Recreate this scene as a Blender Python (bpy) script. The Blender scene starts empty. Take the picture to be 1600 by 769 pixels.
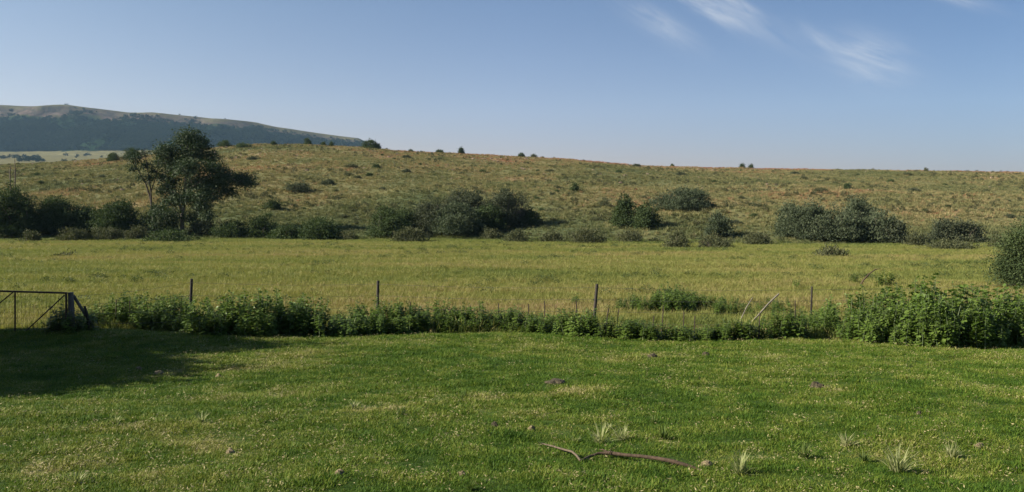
import bpy, math, random
import numpy as np
from mathutils import Vector

# ------------------------------------------------------------------ camera, sky, sun, exposure
EYE = 8.0                       # camera height above the world zero
F = 1232.0                      # focal length in photo pixels
PITCH = math.atan(84.5 / F)
S = bpy.context.scene
COL = S.collection
cam = bpy.data.cameras.new('camera')
cam.sensor_width = 36.0
cam.lens = 36.0 * F / 1600.0
cam.clip_start = 0.1
cam.clip_end = 20000
co = bpy.data.objects.new('camera', cam)
co.location = (0, 0, EYE)
co.rotation_euler = (math.pi / 2 - PITCH, 0, 0)
COL.objects.link(co)
S.camera = co

SUN_EL = math.radians(29)
SUN_BACK = math.radians(9)      # sun stands to the left, slightly behind the camera
SUN_DIR = Vector((-math.cos(SUN_EL) * math.cos(SUN_BACK), -math.cos(SUN_EL) * math.sin(SUN_BACK), math.sin(SUN_EL)))
SKY_STRENGTH = 0.05
SUN_STRENGTH = 5.0
EXPOSURE = 1.0

W = bpy.data.worlds.new('World')
S.world = W
W.use_nodes = True
nt = W.node_tree
nt.nodes.clear()


def nd(tree, t, **kw):
    n = tree.nodes.new(t)
    for k, v in kw.items():
        setattr(n, k, v)
    return n


def mth(tree, op, a, b=None, c=None, clamp=False):
    n = tree.nodes.new('ShaderNodeMath')
    n.operation = op
    n.use_clamp = clamp
    for i, v in enumerate((a, b, c)):
        if v is None:
            continue
        if isinstance(v, (int, float)):
            n.inputs[i].default_value = v
        else:
            tree.links.new(v, n.inputs[i])
    return n.outputs[0]


def mixc(tree, fac, a, b, blend='MIX'):
    n = tree.nodes.new('ShaderNodeMix')
    n.data_type = 'RGBA'
    n.blend_type = blend
    for sock, v in ((n.inputs[0], fac), (n.inputs[6], a), (n.inputs[7], b)):
        if isinstance(v, (int, float)):
            sock.default_value = v
        elif isinstance(v, tuple):
            sock.default_value = (*v, 1.0) if len(v) == 3 else v
        else:
            tree.links.new(v, sock)
    return n.outputs[2]


sky = nd(nt, 'ShaderNodeTexSky', sky_type='NISHITA')
sky.sun_disc = False
sky.sun_elevation = SUN_EL
sky.sun_rotation = math.radians(-90) - SUN_BACK
sky.altitude = 1400
sky.air_density = 1.0
sky.dust_density = 1.0
sky.ozone_density = 1.6
tc = nd(nt, 'ShaderNodeTexCoord')
sx = nd(nt, 'ShaderNodeSeparateXYZ')
nt.links.new(tc.outputs['Generated'], sx.inputs[0])
yy = mth(nt, 'MAXIMUM', sx.outputs[1], 0.05)
az = mth(nt, 'DIVIDE', sx.outputs[0], yy)
el = mth(nt, 'DIVIDE', sx.outputs[2], yy)
cloud = None
# thin cirrus streaks, each an ellipse of sky (azimuth, elevation, half length, half width, slope, strength)
for (a0, e0, hl, hw, ang, st) in ((0.187, 0.207, 0.050, 0.014, -30, .60), (0.245, 0.228, 0.056, 0.010, -27, 1.0),
                                  (0.282, 0.232, 0.036, 0.008, -33, .75), (0.385, 0.190, 0.030, 0.009, -38, .45),
                                  (0.448, 0.166, 0.048, 0.026, -18, .85), (0.552, 0.240, 0.055, 0.008, -14, .50),
                                  (0.317, 0.203, 0.070, 0.020, -30, .18), (0.230, 0.245, 0.050, 0.008, -25, .45)):
    c, s = math.cos(math.radians(ang)), math.sin(math.radians(ang))
    dx = mth(nt, 'SUBTRACT', az, a0)
    dz = mth(nt, 'SUBTRACT', el, e0)
    u = mth(nt, 'ADD', mth(nt, 'MULTIPLY', dx, c), mth(nt, 'MULTIPLY', dz, s))
    v = mth(nt, 'ADD', mth(nt, 'MULTIPLY', dx, -s), mth(nt, 'MULTIPLY', dz, c))
    r2 = mth(nt, 'ADD', mth(nt, 'POWER', mth(nt, 'ABSOLUTE', mth(nt, 'DIVIDE', u, hl)), 2.0),
             mth(nt, 'POWER', mth(nt, 'ABSOLUTE', mth(nt, 'DIVIDE', v, hw)), 2.0))
    m = mth(nt, 'EXPONENT', mth(nt, 'MULTIPLY', r2, -1.1))
    cv = nd(nt, 'ShaderNodeCombineXYZ')
    nt.links.new(mth(nt, 'MULTIPLY', u, 14.0), cv.inputs[0])
    nt.links.new(mth(nt, 'MULTIPLY', v, 75.0), cv.inputs[1])
    cv.inputs[2].default_value = a0 * 50
    nz = nd(nt, 'ShaderNodeTexNoise')
    nz.inputs['Scale'].default_value = 1.0
    nz.inputs['Detail'].default_value = 5.0
    nz.inputs['Roughness'].default_value = 0.62
    nz.inputs['Distortion'].default_value = 0.5
    nt.links.new(cv.outputs[0], nz.inputs['Vector'])
    k = mth(nt, 'MULTIPLY', mth(nt, 'SUBTRACT', nz.outputs[0], 0.28, None, True), 2.2, None, True)
    m = mth(nt, 'MULTIPLY', mth(nt, 'MULTIPLY', m, k), st)
    cloud = m if cloud is None else mth(nt, 'ADD', cloud, m)
cloud = mth(nt, 'MINIMUM', cloud, 0.55)


def sky_ramp(fac, lo, hi, stops):
    r_ = nd(nt, 'ShaderNodeValToRGB')
    e_ = r_.color_ramp.elements
    while len(e_) < len(stops):
        e_.new(.5)
    for q_, (p_, c_) in zip(e_, stops):
        q_.position = (p_ - lo) / (hi - lo); q_.color = (*c_, 1)
    nt.links.new(mth(nt, 'DIVIDE', mth(nt, 'SUBTRACT', fac, lo), hi - lo, None, True), r_.inputs[0])
    return r_.outputs[0]


# air: greyer towards the horizon, deeper blue away from the sun
hor = mth(nt, 'SQRT', mth(nt, 'ADD', mth(nt, 'POWER', sx.outputs[0], 2.0), mth(nt, 'POWER', sx.outputs[1], 2.0)))
toward = mth(nt, 'DIVIDE', sx.outputs[0], mth(nt, 'MAXIMUM', hor, .01))
skyc = mixc(nt, 1.0, sky.outputs[0], sky_ramp(toward, -1, 1, [(-1, (1.10, 1.04, .94)), (-.5, (1.06, 1.02, .95)), (0, (.86, .89, .94)), (.5, (.53, .64, .75)), (1, (.46, .58, .70))]), 'MULTIPLY')
skyc = mixc(nt, 1.0, skyc, sky_ramp(sx.outputs[2], 0, .5, [(0, (.80, .66, .70)), (.04, (.88, .76, .78)), (.10, (1.0, .92, .92)), (.16, (.98, .96, .96)), (.25, (.93, 1.0, 1.0)), (.5, (.93, 1.0, 1.0))]), 'MULTIPLY')
skyc = mixc(nt, 1.0, skyc, (1.44, 1.28, 1.29), 'MULTIPLY')
skyc = mixc(nt, cloud, skyc, (6.3, 6.8, 7.6))
bg = nd(nt, 'ShaderNodeBackground')
nt.links.new(skyc, bg.inputs[0])
bg.inputs[1].default_value = SKY_STRENGTH
wo = nd(nt, 'ShaderNodeOutputWorld')
nt.links.new(bg.outputs[0], wo.inputs[0])

sl = bpy.data.lights.new('sun', 'SUN')
sl.energy = SUN_STRENGTH
sl.angle = math.radians(0.5)
sl.color = (1.0, 0.90, 0.76)
so = bpy.data.objects.new('sun', sl)
so.rotation_euler = SUN_DIR.to_track_quat('Z', 'Y').to_euler()
so.location = (-60, -20, 60)
COL.objects.link(so)

S.view_settings.view_transform = 'Standard'
S.view_settings.look = 'None'
S.view_settings.exposure = EXPOSURE
S.view_settings.gamma = 1.0
S.view_settings.use_curve_mapping = False
S.cycles.use_denoising = True
S.cycles.max_bounces = 6
S.cycles.diffuse_bounces = 3
S.cycles.glossy_bounces = 2
S.cycles.transmission_bounces = 3
S.cycles.transparent_max_bounces = 6
S.cycles.volume_bounces = 0
S.cycles.use_adaptive_sampling = True
S.cycles.adaptive_threshold = 0.01

# ------------------------------------------------------------------ helpers
rng = np.random.default_rng(11)
random.seed(5)


def sstep(a, b, x):
    t = np.clip((np.asarray(x, float) - a) / (b - a), 0, 1)
    return t * t * (3 - 2 * t)


def vnoise(x, y, seed=0):
    x = np.asarray(x, float); y = np.asarray(y, float)
    xi = np.floor(x).astype(np.int64); yi = np.floor(y).astype(np.int64)
    fx = x - xi; fy = y - yi
    fx = fx * fx * (3 - 2 * fx); fy = fy * fy * (3 - 2 * fy)

    def h(i, j):
        n = (i * 374761393 + j * 668265263 + seed * 1442695041) & 0xFFFFFFFF
        n = ((n ^ (n >> 13)) * 1274126177) & 0xFFFFFFFF
        return ((n ^ (n >> 16)) & 0xFFFF) / 65535.0
    return (h(xi, yi) * (1 - fx) + h(xi + 1, yi) * fx) * (1 - fy) + (h(xi, yi + 1) * (1 - fx) + h(xi + 1, yi + 1) * fx) * fy


def fbm(x, y, seed=0, o=4):
    t = 0; a = .5; n = 0
    for k in range(o):
        t = t + a * vnoise(x * 2 ** k, y * 2 ** k, seed + 17 * k)
        n += a; a *= .5
    return t / n


def ray(u, v):
    xc = (u - 800.0) / F; yc = (384.5 - v) / F
    dy = math.cos(PITCH) + yc * math.sin(PITCH)
    return xc / dy, (yc * math.cos(PITCH) - math.sin(PITCH)) / dy      # x/y and z/y


def slope_of(us, vs):
    """bearing -> elevation ratio tables from photo columns and rows"""
    pts = sorted(ray(u, v) for u, v in zip(us, vs))
    return np.array([p[0] for p in pts]), np.array([p[1] for p in pts])


CREST = slope_of((-500, -200, 0, 100, 200, 300, 360, 400, 450, 500, 570, 620, 720, 800, 870, 950, 1000, 1200, 1400, 1600, 2200),
                 (285, 268, 258, 253, 246, 235, 229, 226, 226, 228, 231, 236, 240.5, 245, 247.5, 255, 260, 264, 267, 270, 284))
RIDGE = slope_of((-1500, -600, -200, 0, 60, 105, 200, 290, 340, 400, 430, 500, 560, 590, 640, 750, 1000),
                 (230, 190, 170, 163, 164, 163, 173, 181, 187, 192, 198, 207, 215, 230, 256, 320, 340))


def y_hedge(x):      # depth of the fence line, lawn on this side
    return 21.8 - 3.4 * sstep(4.5, 10.5, x) + 0.3 * (vnoise(np.asarray(x) * .4, np.asarray(x) * 0, 3) - .5)


def y_foot(x, y=90.0):   # depth of the foot of the hill
    b = np.asarray(x, float) / 88.0
    return 95 - 15 * sstep(-.12, .35, b) + 3.0 * (fbm(np.asarray(x) * .12, np.asarray(x) * 0, 8) - .5)


YC = 280.0


def ground(x, y):
    x = np.asarray(x, float); y = np.asarray(y, float)
    # lawn that falls away from the camera
    zl = -1.6 - 0.106 * np.maximum(y, 0) - 0.02 * np.minimum(y, 0)
    zl = zl + 0.16 * (fbm(x * .35, y * .35, 1, 3) - .5) + 0.07 * (fbm(x * 1.6, y * 1.6, 2, 3) - .5)
    zl = zl + 0.30 * np.exp(-((x + 11.0) / 4.6) ** 2 - ((y - 18.0) / 1.6) ** 2)      # low bank by the gate
    zl = zl - 0.10 * np.exp(-((x + 7.0) / 5) ** 2 - ((y - 12.0) / 2.0) ** 2)
    zm = -3.86 - 0.0246 * (y - 21.3) + 0.12 * (fbm(x * .15, y * .15, 4, 3) - .5)
    w = sstep(19.5, 23.5, y + 0.0 * x)
    z = zl * (1 - w) + zm * w
    # hill
    b = x / np.maximum(y, 5)
    yf = y_foot(x)
    zf = -3.86 - 0.0246 * (yf - 21.3)
    zc = np.interp(b, *CREST) * YC
    s = (y - yf) / (YC - yf)
    f = np.clip(s, 0, 1)
    f = f * (1 + .22 * (1 - f))
    zh = zf + (zc - zf) * f
    zh = zh + np.clip(s * 8, 0, 1) * (2.6 * (fbm(x * .03, y * .03, 5, 4) - .5) * np.clip((1 - s) * 6, 0, 1)
                                      + .7 * (fbm(x * .16, y * .16, 6, 3) - .5))
    e = np.maximum(y - YC, 0)
    left = sstep(-.12, -.42, b)
    pl = -6 + left * (np.interp(y, [300, 420, 800, 1200, 2000, 2600, 6000], [-2, -1, 22, 46, 99, 140, 140]))
    zb = zc - 0.0014 * e * e
    zh = np.where(y > YC, np.maximum(zb, np.minimum(pl, zc)), zh)
    zh = np.where(y > YC + 120, pl, zh)
    z = np.where(y > yf, zh, z)
    # mountain
    rz = np.interp(b, *RIDGE) * 2625.0
    q = (y - 2000.0 + 160 * (fbm(x * .004, y * .0, 21, 3) - .5)) / 620.0
    g = np.interp(q, [0, .15, .55, .70, .80, .84, .90, 1.0, 1.15, 3.0], [0, .07, .55, .74, .83, .93, .955, 1.0, .98, .6])
    gul = (fbm(x * .006, y * .002, 22, 4) - .5)
    m = pl + (rz - pl) * g + 70 * gul * np.clip(g * 2, 0, 1) * np.clip((1 - g) * 3, 0, 1)
    z = np.where((y > 1900) & (q > 0), np.maximum(m, pl), z)
    return z + EYE


_YS = np.concatenate([np.arange(3, 30, .02), np.arange(30, 120, .1), np.arange(120, 281, .25)])


def place(u, v):
    """ground point seen at photo pixel (u, v)"""
    bx, bz = ray(u, v)
    g = ground(bx * _YS, _YS)
    below = (EYE + bz * _YS) <= g
    k = int(np.argmax(below)) if below.any() else len(_YS) - 1
    y = _YS[k]
    return Vector((bx * y, y, float(g[k])))


def px(d):            # metres per photo pixel at depth d
    return d / F


class MB:
    """collects geometry for ONE mesh"""
    def __init__(self):
        self.v = []; self.f = []; self.m = []; self.n = 0

    def add(self, verts, faces, mat=0):
        verts = np.asarray(verts, float).reshape(-1, 3)
        faces = np.asarray(faces, int)
        self.v.append(verts); self.f.append(faces + self.n); self.m.append(np.full(len(faces), mat, int))
        self.n += len(verts)

    def tube(self, pts, rad, sides=6, mat=0, cap=True):
        pts = [Vector(p) for p in pts]
        if isinstance(rad, (int, float)):
            rad = [rad] * len(pts)
        V = []
        ref = None
        for i, p in enumerate(pts):
            d = (pts[min(i + 1, len(pts) - 1)] - pts[max(i - 1, 0)])
            d = d.normalized() if d.length > 1e-9 else Vector((0, 0, 1))
            if ref is None:
                ref = Vector((1, 0, 0)) if abs(d.x) < .8 else Vector((0, 1, 0))
            a = d.cross(ref).normalized(); b = d.cross(a).normalized()
            ref = a.cross(d).normalized() if a.cross(d).length > 1e-6 else ref
            for k in range(sides):
                t = 2 * math.pi * k / sides
                V.append(p + (a * math.cos(t) + b * math.sin(t)) * rad[i])
        Q = []
        for i in range(len(pts) - 1):
            for k in range(sides):
                k2 = (k + 1) % sides
                Q.append((i * sides + k, i * sides + k2, (i + 1) * sides + k2, (i + 1) * sides + k))
        self.add([tuple(v) for v in V], Q, mat)
        if cap and sides == 4:
            base = self.n - len(V)
            for off in (0, (len(pts) - 1) * sides):
                self.f.append(np.array([[base + off + k for k in range(4)]])); self.m.append(np.array([mat]))
        elif cap:
            for off in (0, (len(pts) - 1) * sides):
                c = [tuple(V[off + k]) for k in range(sides)]
                ce = np.mean(np.array(c), 0)
                self.add(c + [tuple(ce)], [(k, (k + 1) % sides, sides, sides) for k in range(sides)], mat)

    def leaves(self, C, D, N, L, Wd, mat=0, fold=.0):
        """pointed leaves: centre-base C, long axis D, face normal N (arrays)"""
        n = len(C)
        if n == 0:
            return
        D = D / np.maximum(np.linalg.norm(D, axis=1, keepdims=True), 1e-6)
        Sd = np.cross(D, N); Sd = Sd / np.maximum(np.linalg.norm(Sd, axis=1, keepdims=True), 1e-6)
        Nn = np.cross(Sd, D)
        L = np.asarray(L).reshape(-1, 1) * np.ones((n, 1)); Wd = np.asarray(Wd).reshape(-1, 1) * np.ones((n, 1))
        v = np.stack([C, C + D * L * .45 + Sd * Wd * .5 + Nn * Wd * fold, C + D * L, C + D * L * .45 - Sd * Wd * .5 + Nn * Wd * fold], 1)
        self.add(v.reshape(-1, 3), np.arange(n * 4).reshape(n, 4), mat)

    def mesh(self, name, mats, smooth=False):
        me = bpy.data.meshes.new(name)
        V = np.concatenate(self.v)
        quads = np.concatenate([f.reshape(-1, 4) for f in self.f])
        M = np.concatenate(self.m)
        me.vertices.add(len(V)); me.vertices.foreach_set('co', V.astype(np.float32).ravel())
        tri = quads[:, 2] == quads[:, 3]
        cnt = np.where(tri, 3, 4)
        keep = np.ones(quads.shape, bool); keep[tri, 3] = False
        idx = quads[keep]
        me.loops.add(len(idx)); me.loops.foreach_set('vertex_index', idx.astype(np.int32))
        me.polygons.add(len(quads))
        st = np.concatenate([[0], np.cumsum(cnt)[:-1]])
        me.polygons.foreach_set('loop_start', st.astype(np.int32))
        me.polygons.foreach_set('material_index', M.astype(np.int32))
        me.polygons.foreach_set('use_smooth', np.full(len(quads), smooth))
        for m in mats:
            me.materials.append(m)
        me.update(calc_edges=True)
        me.validate()
        return me

    def build(self, name, mats, parent=None, loc=None, smooth=False):
        if not isinstance(mats, (list, tuple)):
            mats = [mats]
        o = bpy.data.objects.new(name, self.mesh(name, mats, smooth))
        COL.objects.link(o)
        if loc is not None:
            o.location = loc
        if parent is not None:
            o.parent = parent
        return o


def tag(o, label=None, cat=None, group=None, kind=None):
    if label: o['label'] = label
    if cat: o['category'] = cat
    if group: o['group'] = group
    if kind: o['kind'] = kind
    return o


def empty(name, loc, rz=0.0):
    o = bpy.data.objects.new(name, None)
    o.empty_display_size = .2
    o.location = loc
    o.rotation_euler = (0, 0, rz)
    COL.objects.link(o)
    return o


# ------------------------------------------------------------------ materials
def new_mat(name):
    m = bpy.data.materials.new(name)
    m.use_nodes = True
    t = m.node_tree
    t.nodes.clear()
    out = nd(t, 'ShaderNodeOutputMaterial')
    return m, t, out


def ramp(t, fac, stops):
    r = nd(t, 'ShaderNodeValToRGB')
    e = r.color_ramp.elements
    while len(e) < len(stops):
        e.new(0.5)
    for q, (p, c) in zip(e, stops):
        q.position = p; q.color = (*c, 1)
    t.links.new(fac, r.inputs[0])
    return r.outputs[0]


def noise(t, scale, detail=4, rough=.55, vec=None):
    n = nd(t, 'ShaderNodeTexNoise')
    n.inputs['Scale'].default_value = scale
    n.inputs['Detail'].default_value = detail
    n.inputs['Roughness'].default_value = rough
    if vec is not None:
        t.links.new(vec, n.inputs['Vector'])
    return n.outputs[0]


def leaf_mat(name, stops, transl=.25, rough=.55, spec=.3, tr_col=None, patch=1.2):
    """leaves: colour differs from leaf to leaf and from clump to clump"""
    m, t, out = new_mat(name)
    g = nd(t, 'ShaderNodeNewGeometry')
    oi = nd(t, 'ShaderNodeObjectInfo')
    nz = noise(t, patch, 3, .6, g.outputs['Position'])
    f = mth(t, 'ADD', mth(t, 'MULTIPLY', g.outputs['Random Per Island'], .45), mth(t, 'MULTIPLY', nz, .75))
    f = mth(t, 'ADD', f, mth(t, 'MULTIPLY', oi.outputs['Random'], .22))
    f = mth(t, 'SUBTRACT', f, .2, None, True)
    c = ramp(t, f, stops)
    p = nd(t, 'ShaderNodeBsdfPrincipled')
    t.links.new(c, p.inputs['Base Color'])
    p.inputs['Roughness'].default_value = rough
    p.inputs['Specular IOR Level'].default_value = spec
    tr = nd(t, 'ShaderNodeBsdfTranslucent')
    t.links.new(mixc(t, 1.0, c, tr_col or (1.1, 1.25, .6), 'MULTIPLY'), tr.inputs[0])
    mx = nd(t, 'ShaderNodeMixShader')
    mx.inputs[0].default_value = transl
    t.links.new(p.outputs[0], mx.inputs[1]); t.links.new(tr.outputs[0], mx.inputs[2])
    t.links.new(mx.outputs[0], out.inputs[0])
    return m


def grass_mat(name, stops, transl=.3, rough=.6, spread=.3, spec=.2):
    """grass blades: colour from the tuft's own dryness (0 lush, 1 straw) plus blade to blade variation"""
    m, t, out = new_mat(name)
    g = nd(t, 'ShaderNodeNewGeometry')
    at = nd(t, 'ShaderNodeAttribute', attribute_type='INSTANCER', attribute_name='tint')
    f = mth(t, 'ADD', at.outputs['Fac'], mth(t, 'MULTIPLY', mth(t, 'SUBTRACT', g.outputs['Random Per Island'], .5), spread), None, True)
    c = ramp(t, f, stops)
    p = nd(t, 'ShaderNodeBsdfPrincipled')
    t.links.new(c, p.inputs['Base Color'])
    p.inputs['Roughness'].default_value = rough
    p.inputs['Specular IOR Level'].default_value = spec
    tr = nd(t, 'ShaderNodeBsdfTranslucent')
    t.links.new(mixc(t, 1.0, c, (1.1, 1.15, .7), 'MULTIPLY'), tr.inputs[0])
    mx = nd(t, 'ShaderNodeMixShader')
    mx.inputs[0].default_value = transl
    t.links.new(p.outputs[0], mx.inputs[1]); t.links.new(tr.outputs[0], mx.inputs[2])
    t.links.new(mx.outputs[0], out.inputs[0])
    return m


def ground_mat(name, stops, nscale, bump, bscale):
    m, t, out = new_mat(name)
    at = nd(t, 'ShaderNodeAttribute', attribute_type='GEOMETRY', attribute_name='tint')
    g = nd(t, 'ShaderNodeNewGeometry')
    n1 = noise(t, nscale, 6, .65, g.outputs['Position'])
    f = mth(t, 'ADD', at.outputs['Fac'], mth(t, 'MULTIPLY', mth(t, 'SUBTRACT', n1, .5), .7), None, True)
    c = ramp(t, f, stops)
    p = nd(t, 'ShaderNodeBsdfPrincipled')
    t.links.new(c, p.inputs['Base Color'])
    p.inputs['Roughness'].default_value = .95
    p.inputs['Specular IOR Level'].default_value = .1
    b = nd(t, 'ShaderNodeBump')
    b.inputs['Strength'].default_value = bump
    b.inputs['Distance'].default_value = .5 / bscale
    t.links.new(noise(t, bscale, 6, .7, g.outputs['Position']), b.inputs['Height'])
    t.links.new(b.outputs[0], p.inputs['Normal'])
    t.links.new(p.outputs[0], out.inputs[0])
    return m


def plain_mat(name, a, b, scale=8.0, rough=.8, bump=.3, stretch=(1, 1, 1), metal=0.0):
    m, t, out = new_mat(name)
    tc_ = nd(t, 'ShaderNodeTexCoord')
    mp = nd(t, 'ShaderNodeMapping')
    mp.inputs['Scale'].default_value = stretch
    t.links.new(tc_.outputs['Object'], mp.inputs[0])
    n1 = noise(t, scale, 6, .65, mp.outputs[0])
    c = ramp(t, n1, [(.3, a), (.7, b)])
    p = nd(t, 'ShaderNodeBsdfPrincipled')
    t.links.new(c, p.inputs['Base Color'])
    p.inputs['Roughness'].default_value = rough
    p.inputs['Metallic'].default_value = metal
    bn = nd(t, 'ShaderNodeBump')
    bn.inputs['Strength'].default_value = bump
    bn.inputs['Distance'].default_value = .02
    t.links.new(n1, bn.inputs['Height'])
    t.links.new(bn.outputs[0], p.inputs['Normal'])
    t.links.new(p.outputs[0], out.inputs[0])
    return m


LAWN_STOPS = [(0, (.034, .084, .009)), (.30, (.080, .148, .014)), (.58, (.168, .208, .030)), (.80, (.29, .285, .085)), (1, (.48, .42, .23))]
MEADOW_STOPS = [(0, (.085, .125, .034)), (.35, (.180, .212, .052)), (.6, (.265, .265, .075)), (.8, (.31, .265, .11)), (1, (.30, .21, .12))]
HILL_STOPS = [(0, (.115, .138, .056)), (.35, (.210, .205, .085)), (.6, (.300, .264, .122)), (.8, (.32, .228, .12)), (1, (.33, .150, .085))]
M = dict(
    lawn=ground_mat('lawn turf', [(0, (.030, .060, .010)), (.45, (.060, .100, .020)), (.75, (.15, .13, .05)), (1, (.24, .18, .09))], 9, .6, 18),
    meadow=ground_mat('meadow soil', [(0, (.08, .11, .025)), (.45, (.16, .18, .04)), (.75, (.22, .18, .065)), (1, (.22, .13, .07))], 1.5, .5, 4),
    hill=ground_mat('hill soil', [(0, (.085, .105, .042)), (.4, (.15, .15, .062)), (.7, (.22, .17, .08)), (1, (.28, .12, .065))], .35, .6, 1.2),
    lawn_blade=grass_mat('short grass', LAWN_STOPS, .28, .6, .50, .18),
    meadow_blade=grass_mat('meadow grass', MEADOW_STOPS),
    hill_blade=grass_mat('veld grass', HILL_STOPS, .2, .7, .35),
    straw=plain_mat('straw', (.21, .185, .08), (.37, .32, .16), 30, .8, 0),
    weed=leaf_mat('weed leaves', [(0, (.050, .095, .014)), (.5, (.096, .155, .026)), (1, (.170, .235, .050))], .28, .5, .3, patch=1.6),
    weed_stem=plain_mat('weed stems', (.06, .10, .03), (.10, .13, .05), 10, .7, .1),
    dark=leaf_mat('dark bush leaves', [(0, (.028, .046, .019)), (.5, (.055, .082, .033)), (1, (.100, .128, .050))], .18, .7, .08, patch=.7),
    blue=leaf_mat('grey-green bush leaves', [(0, (.045, .062, .034)), (.5, (.078, .100, .056)), (1, (.125, .145, .084))], .16, .7, .10, patch=.7),
    grey=leaf_mat('olive bush leaves', [(0, (.042, .054, .032)), (.5, (.070, .085, .050)), (1, (.112, .116, .064))], .15, .7, .08, patch=.7),
    forb=leaf_mat('meadow forb leaves', [(0, (.040, .065, .020)), (.5, (.065, .095, .028)), (1, (.11, .13, .045))], .2, .6, .2),
    hill_forb=leaf_mat('hill forb leaves', [(0, (.050, .062, .028)), (.5, (.085, .096, .045)), (1, (.16, .115, .062))], .15, .7, .15),
    scrub=leaf_mat('dry scrub leaves', [(0, (.050, .060, .028)), (.5, (.085, .095, .045)), (1, (.135, .135, .068))], .15, .7, .15, patch=.8),
    gum=leaf_mat('gum leaves', [(0, (.022, .040, .018)), (.5, (.040, .066, .028)), (1, (.070, .098, .044))], .16, .6, .18, patch=.5),
    forest=leaf_mat('far forest leaves', [(0, (.014, .030, .014)), (.5, (.024, .044, .020)), (1, (.045, .066, .030))], .1, .8, .1, patch=.01),
    bark=plain_mat('grey bark', (.07, .055, .04), (.15, .12, .095), 6, .9, .6, (1, 1, .2)),
    gum_bark=plain_mat('pale gum bark', (.07, .055, .045), (.22, .19, .155), 2.5, .85, .4, (1, 1, .35)),
    dark_bark=plain_mat('dark bark', (.035, .028, .022), (.075, .062, .05), 6, .9, .5, (1, 1, .2)),
    twig=plain_mat('bare twigs', (.075, .058, .055), (.14, .11, .10), 8, .9, .1),
    dead=plain_mat('weathered wood', (.13, .115, .085), (.27, .245, .195), 14, .9, .5, (1, 1, .2)),
    stick=plain_mat('fallen branch bark', (.035, .022, .012), (.100, .064, .036), 22, .85, .6, (1, 1, 1)),
    twig_bark=plain_mat('pale branch bark', (.060, .044, .028), (.15, .115, .075), 22, .9, .5),
    post=plain_mat('creosoted post', (.018, .015, .012), (.05, .04, .032), 14, .85, .4, (1, 1, .2)),
    gatepost=plain_mat('old gate post', (.05, .045, .038), (.17, .15, .125), 9, .85, .5, (1, 1, .15)),
    steel=plain_mat('rusty steel', (.025, .020, .018), (.07, .045, .032), 25, .6, .2, metal=.3),
    wire=plain_mat('dull wire', (.10, .09, .08), (.18, .16, .14), 10, .55, 0, metal=.5),
    clod=plain_mat('dry dung and soil', (.030, .025, .013), (.085, .070, .036), 30, .95, .8),
    clod_pale=plain_mat('pale dry clod', (.12, .095, .05), (.25, .20, .11), 30, .95, .8),
    rock=plain_mat('hill rock', (.13, .085, .06), (.30, .22, .17), .8, .9, .8),
)

# mountain: grass plateau, broken cliff band, scree and bush
m_, t_, out_ = new_mat('mountain side')
a1 = nd(t_, 'ShaderNodeAttribute', attribute_type='GEOMETRY', attribute_name='tint')
g_ = nd(t_, 'ShaderNodeNewGeometry')
mp_ = nd(t_, 'ShaderNodeMapping'); mp_.inputs['Scale'].default_value = (1, 1, .45)
t_.links.new(g_.outputs['Position'], mp_.inputs[0])
n_ = noise(t_, .012, 7, .7, mp_.outputs[0])
f_ = mth(t_, 'ADD', a1.outputs['Fac'], mth(t_, 'MULTIPLY', mth(t_, 'SUBTRACT', n_, .5), .60), None, True)
c_ = ramp(t_, f_, [(0, (.165, .155, .075)), (.09, (.16, .15, .07)), (.16, (.016, .032, .014)), (.62, (.022, .040, .018)),
                   (.70, (.070, .072, .035)), (.75, (.125, .095, .080)), (.79, (.060, .058, .042)), (.83, (.105, .088, .068)), (.87, (.095, .088, .050)), (1, (.125, .120, .062))])
n2_ = noise(t_, .05, 5, .7, g_.outputs['Position'])
c_ = mixc(t_, .5, c_, ramp(t_, n2_, [(.3, (.35, .35, .35)), (.7, (1.5, 1.5, 1.5))]), 'MULTIPLY')
p_ = nd(t_, 'ShaderNodeBsdfPrincipled'); p_.inputs['Roughness'].default_value = 1; p_.inputs['Specular IOR Level'].default_value = 0
t_.links.new(c_, p_.inputs['Base Color'])
b_ = nd(t_, 'ShaderNodeBump'); b_.inputs['Strength'].default_value = .8; b_.inputs['Distance'].default_value = 14
t_.links.new(n_, b_.inputs['Height']); t_.links.new(b_.outputs[0], p_.inputs['Normal'])
t_.links.new(p_.outputs[0], out_.inputs[0])
M['mountain'] = m_

# ------------------------------------------------------------------ dryness maps
TRACK = [place(u, v) for u, v in ((-150, 690), (0, 676), (130, 672), (250, 668), (350, 662), (450, 652), (540, 644), (620, 636), (720, 626), (820, 619), (920, 611), (1010, 605))]
BARE = [(place(u, v), r) for u, v, r in ((300, 700, .35), (60, 735, .3), (640, 745, .25), (510, 740, .2), (230, 745, .35), (1050, 560, .6), (960, 565, .5), (1020, 557, .5), (1500, 600, .6), (1290, 612, .35), (1180, 556, .7), (1370, 645, .3),
                                       (300, 560, .6), (250, 583, .5), (440, 560, .8), (380, 575, .6), (1480, 660, .3), (1550, 702, .25), (850, 745, .3), (1110, 728, .2), (740, 745, .2))]


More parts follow.
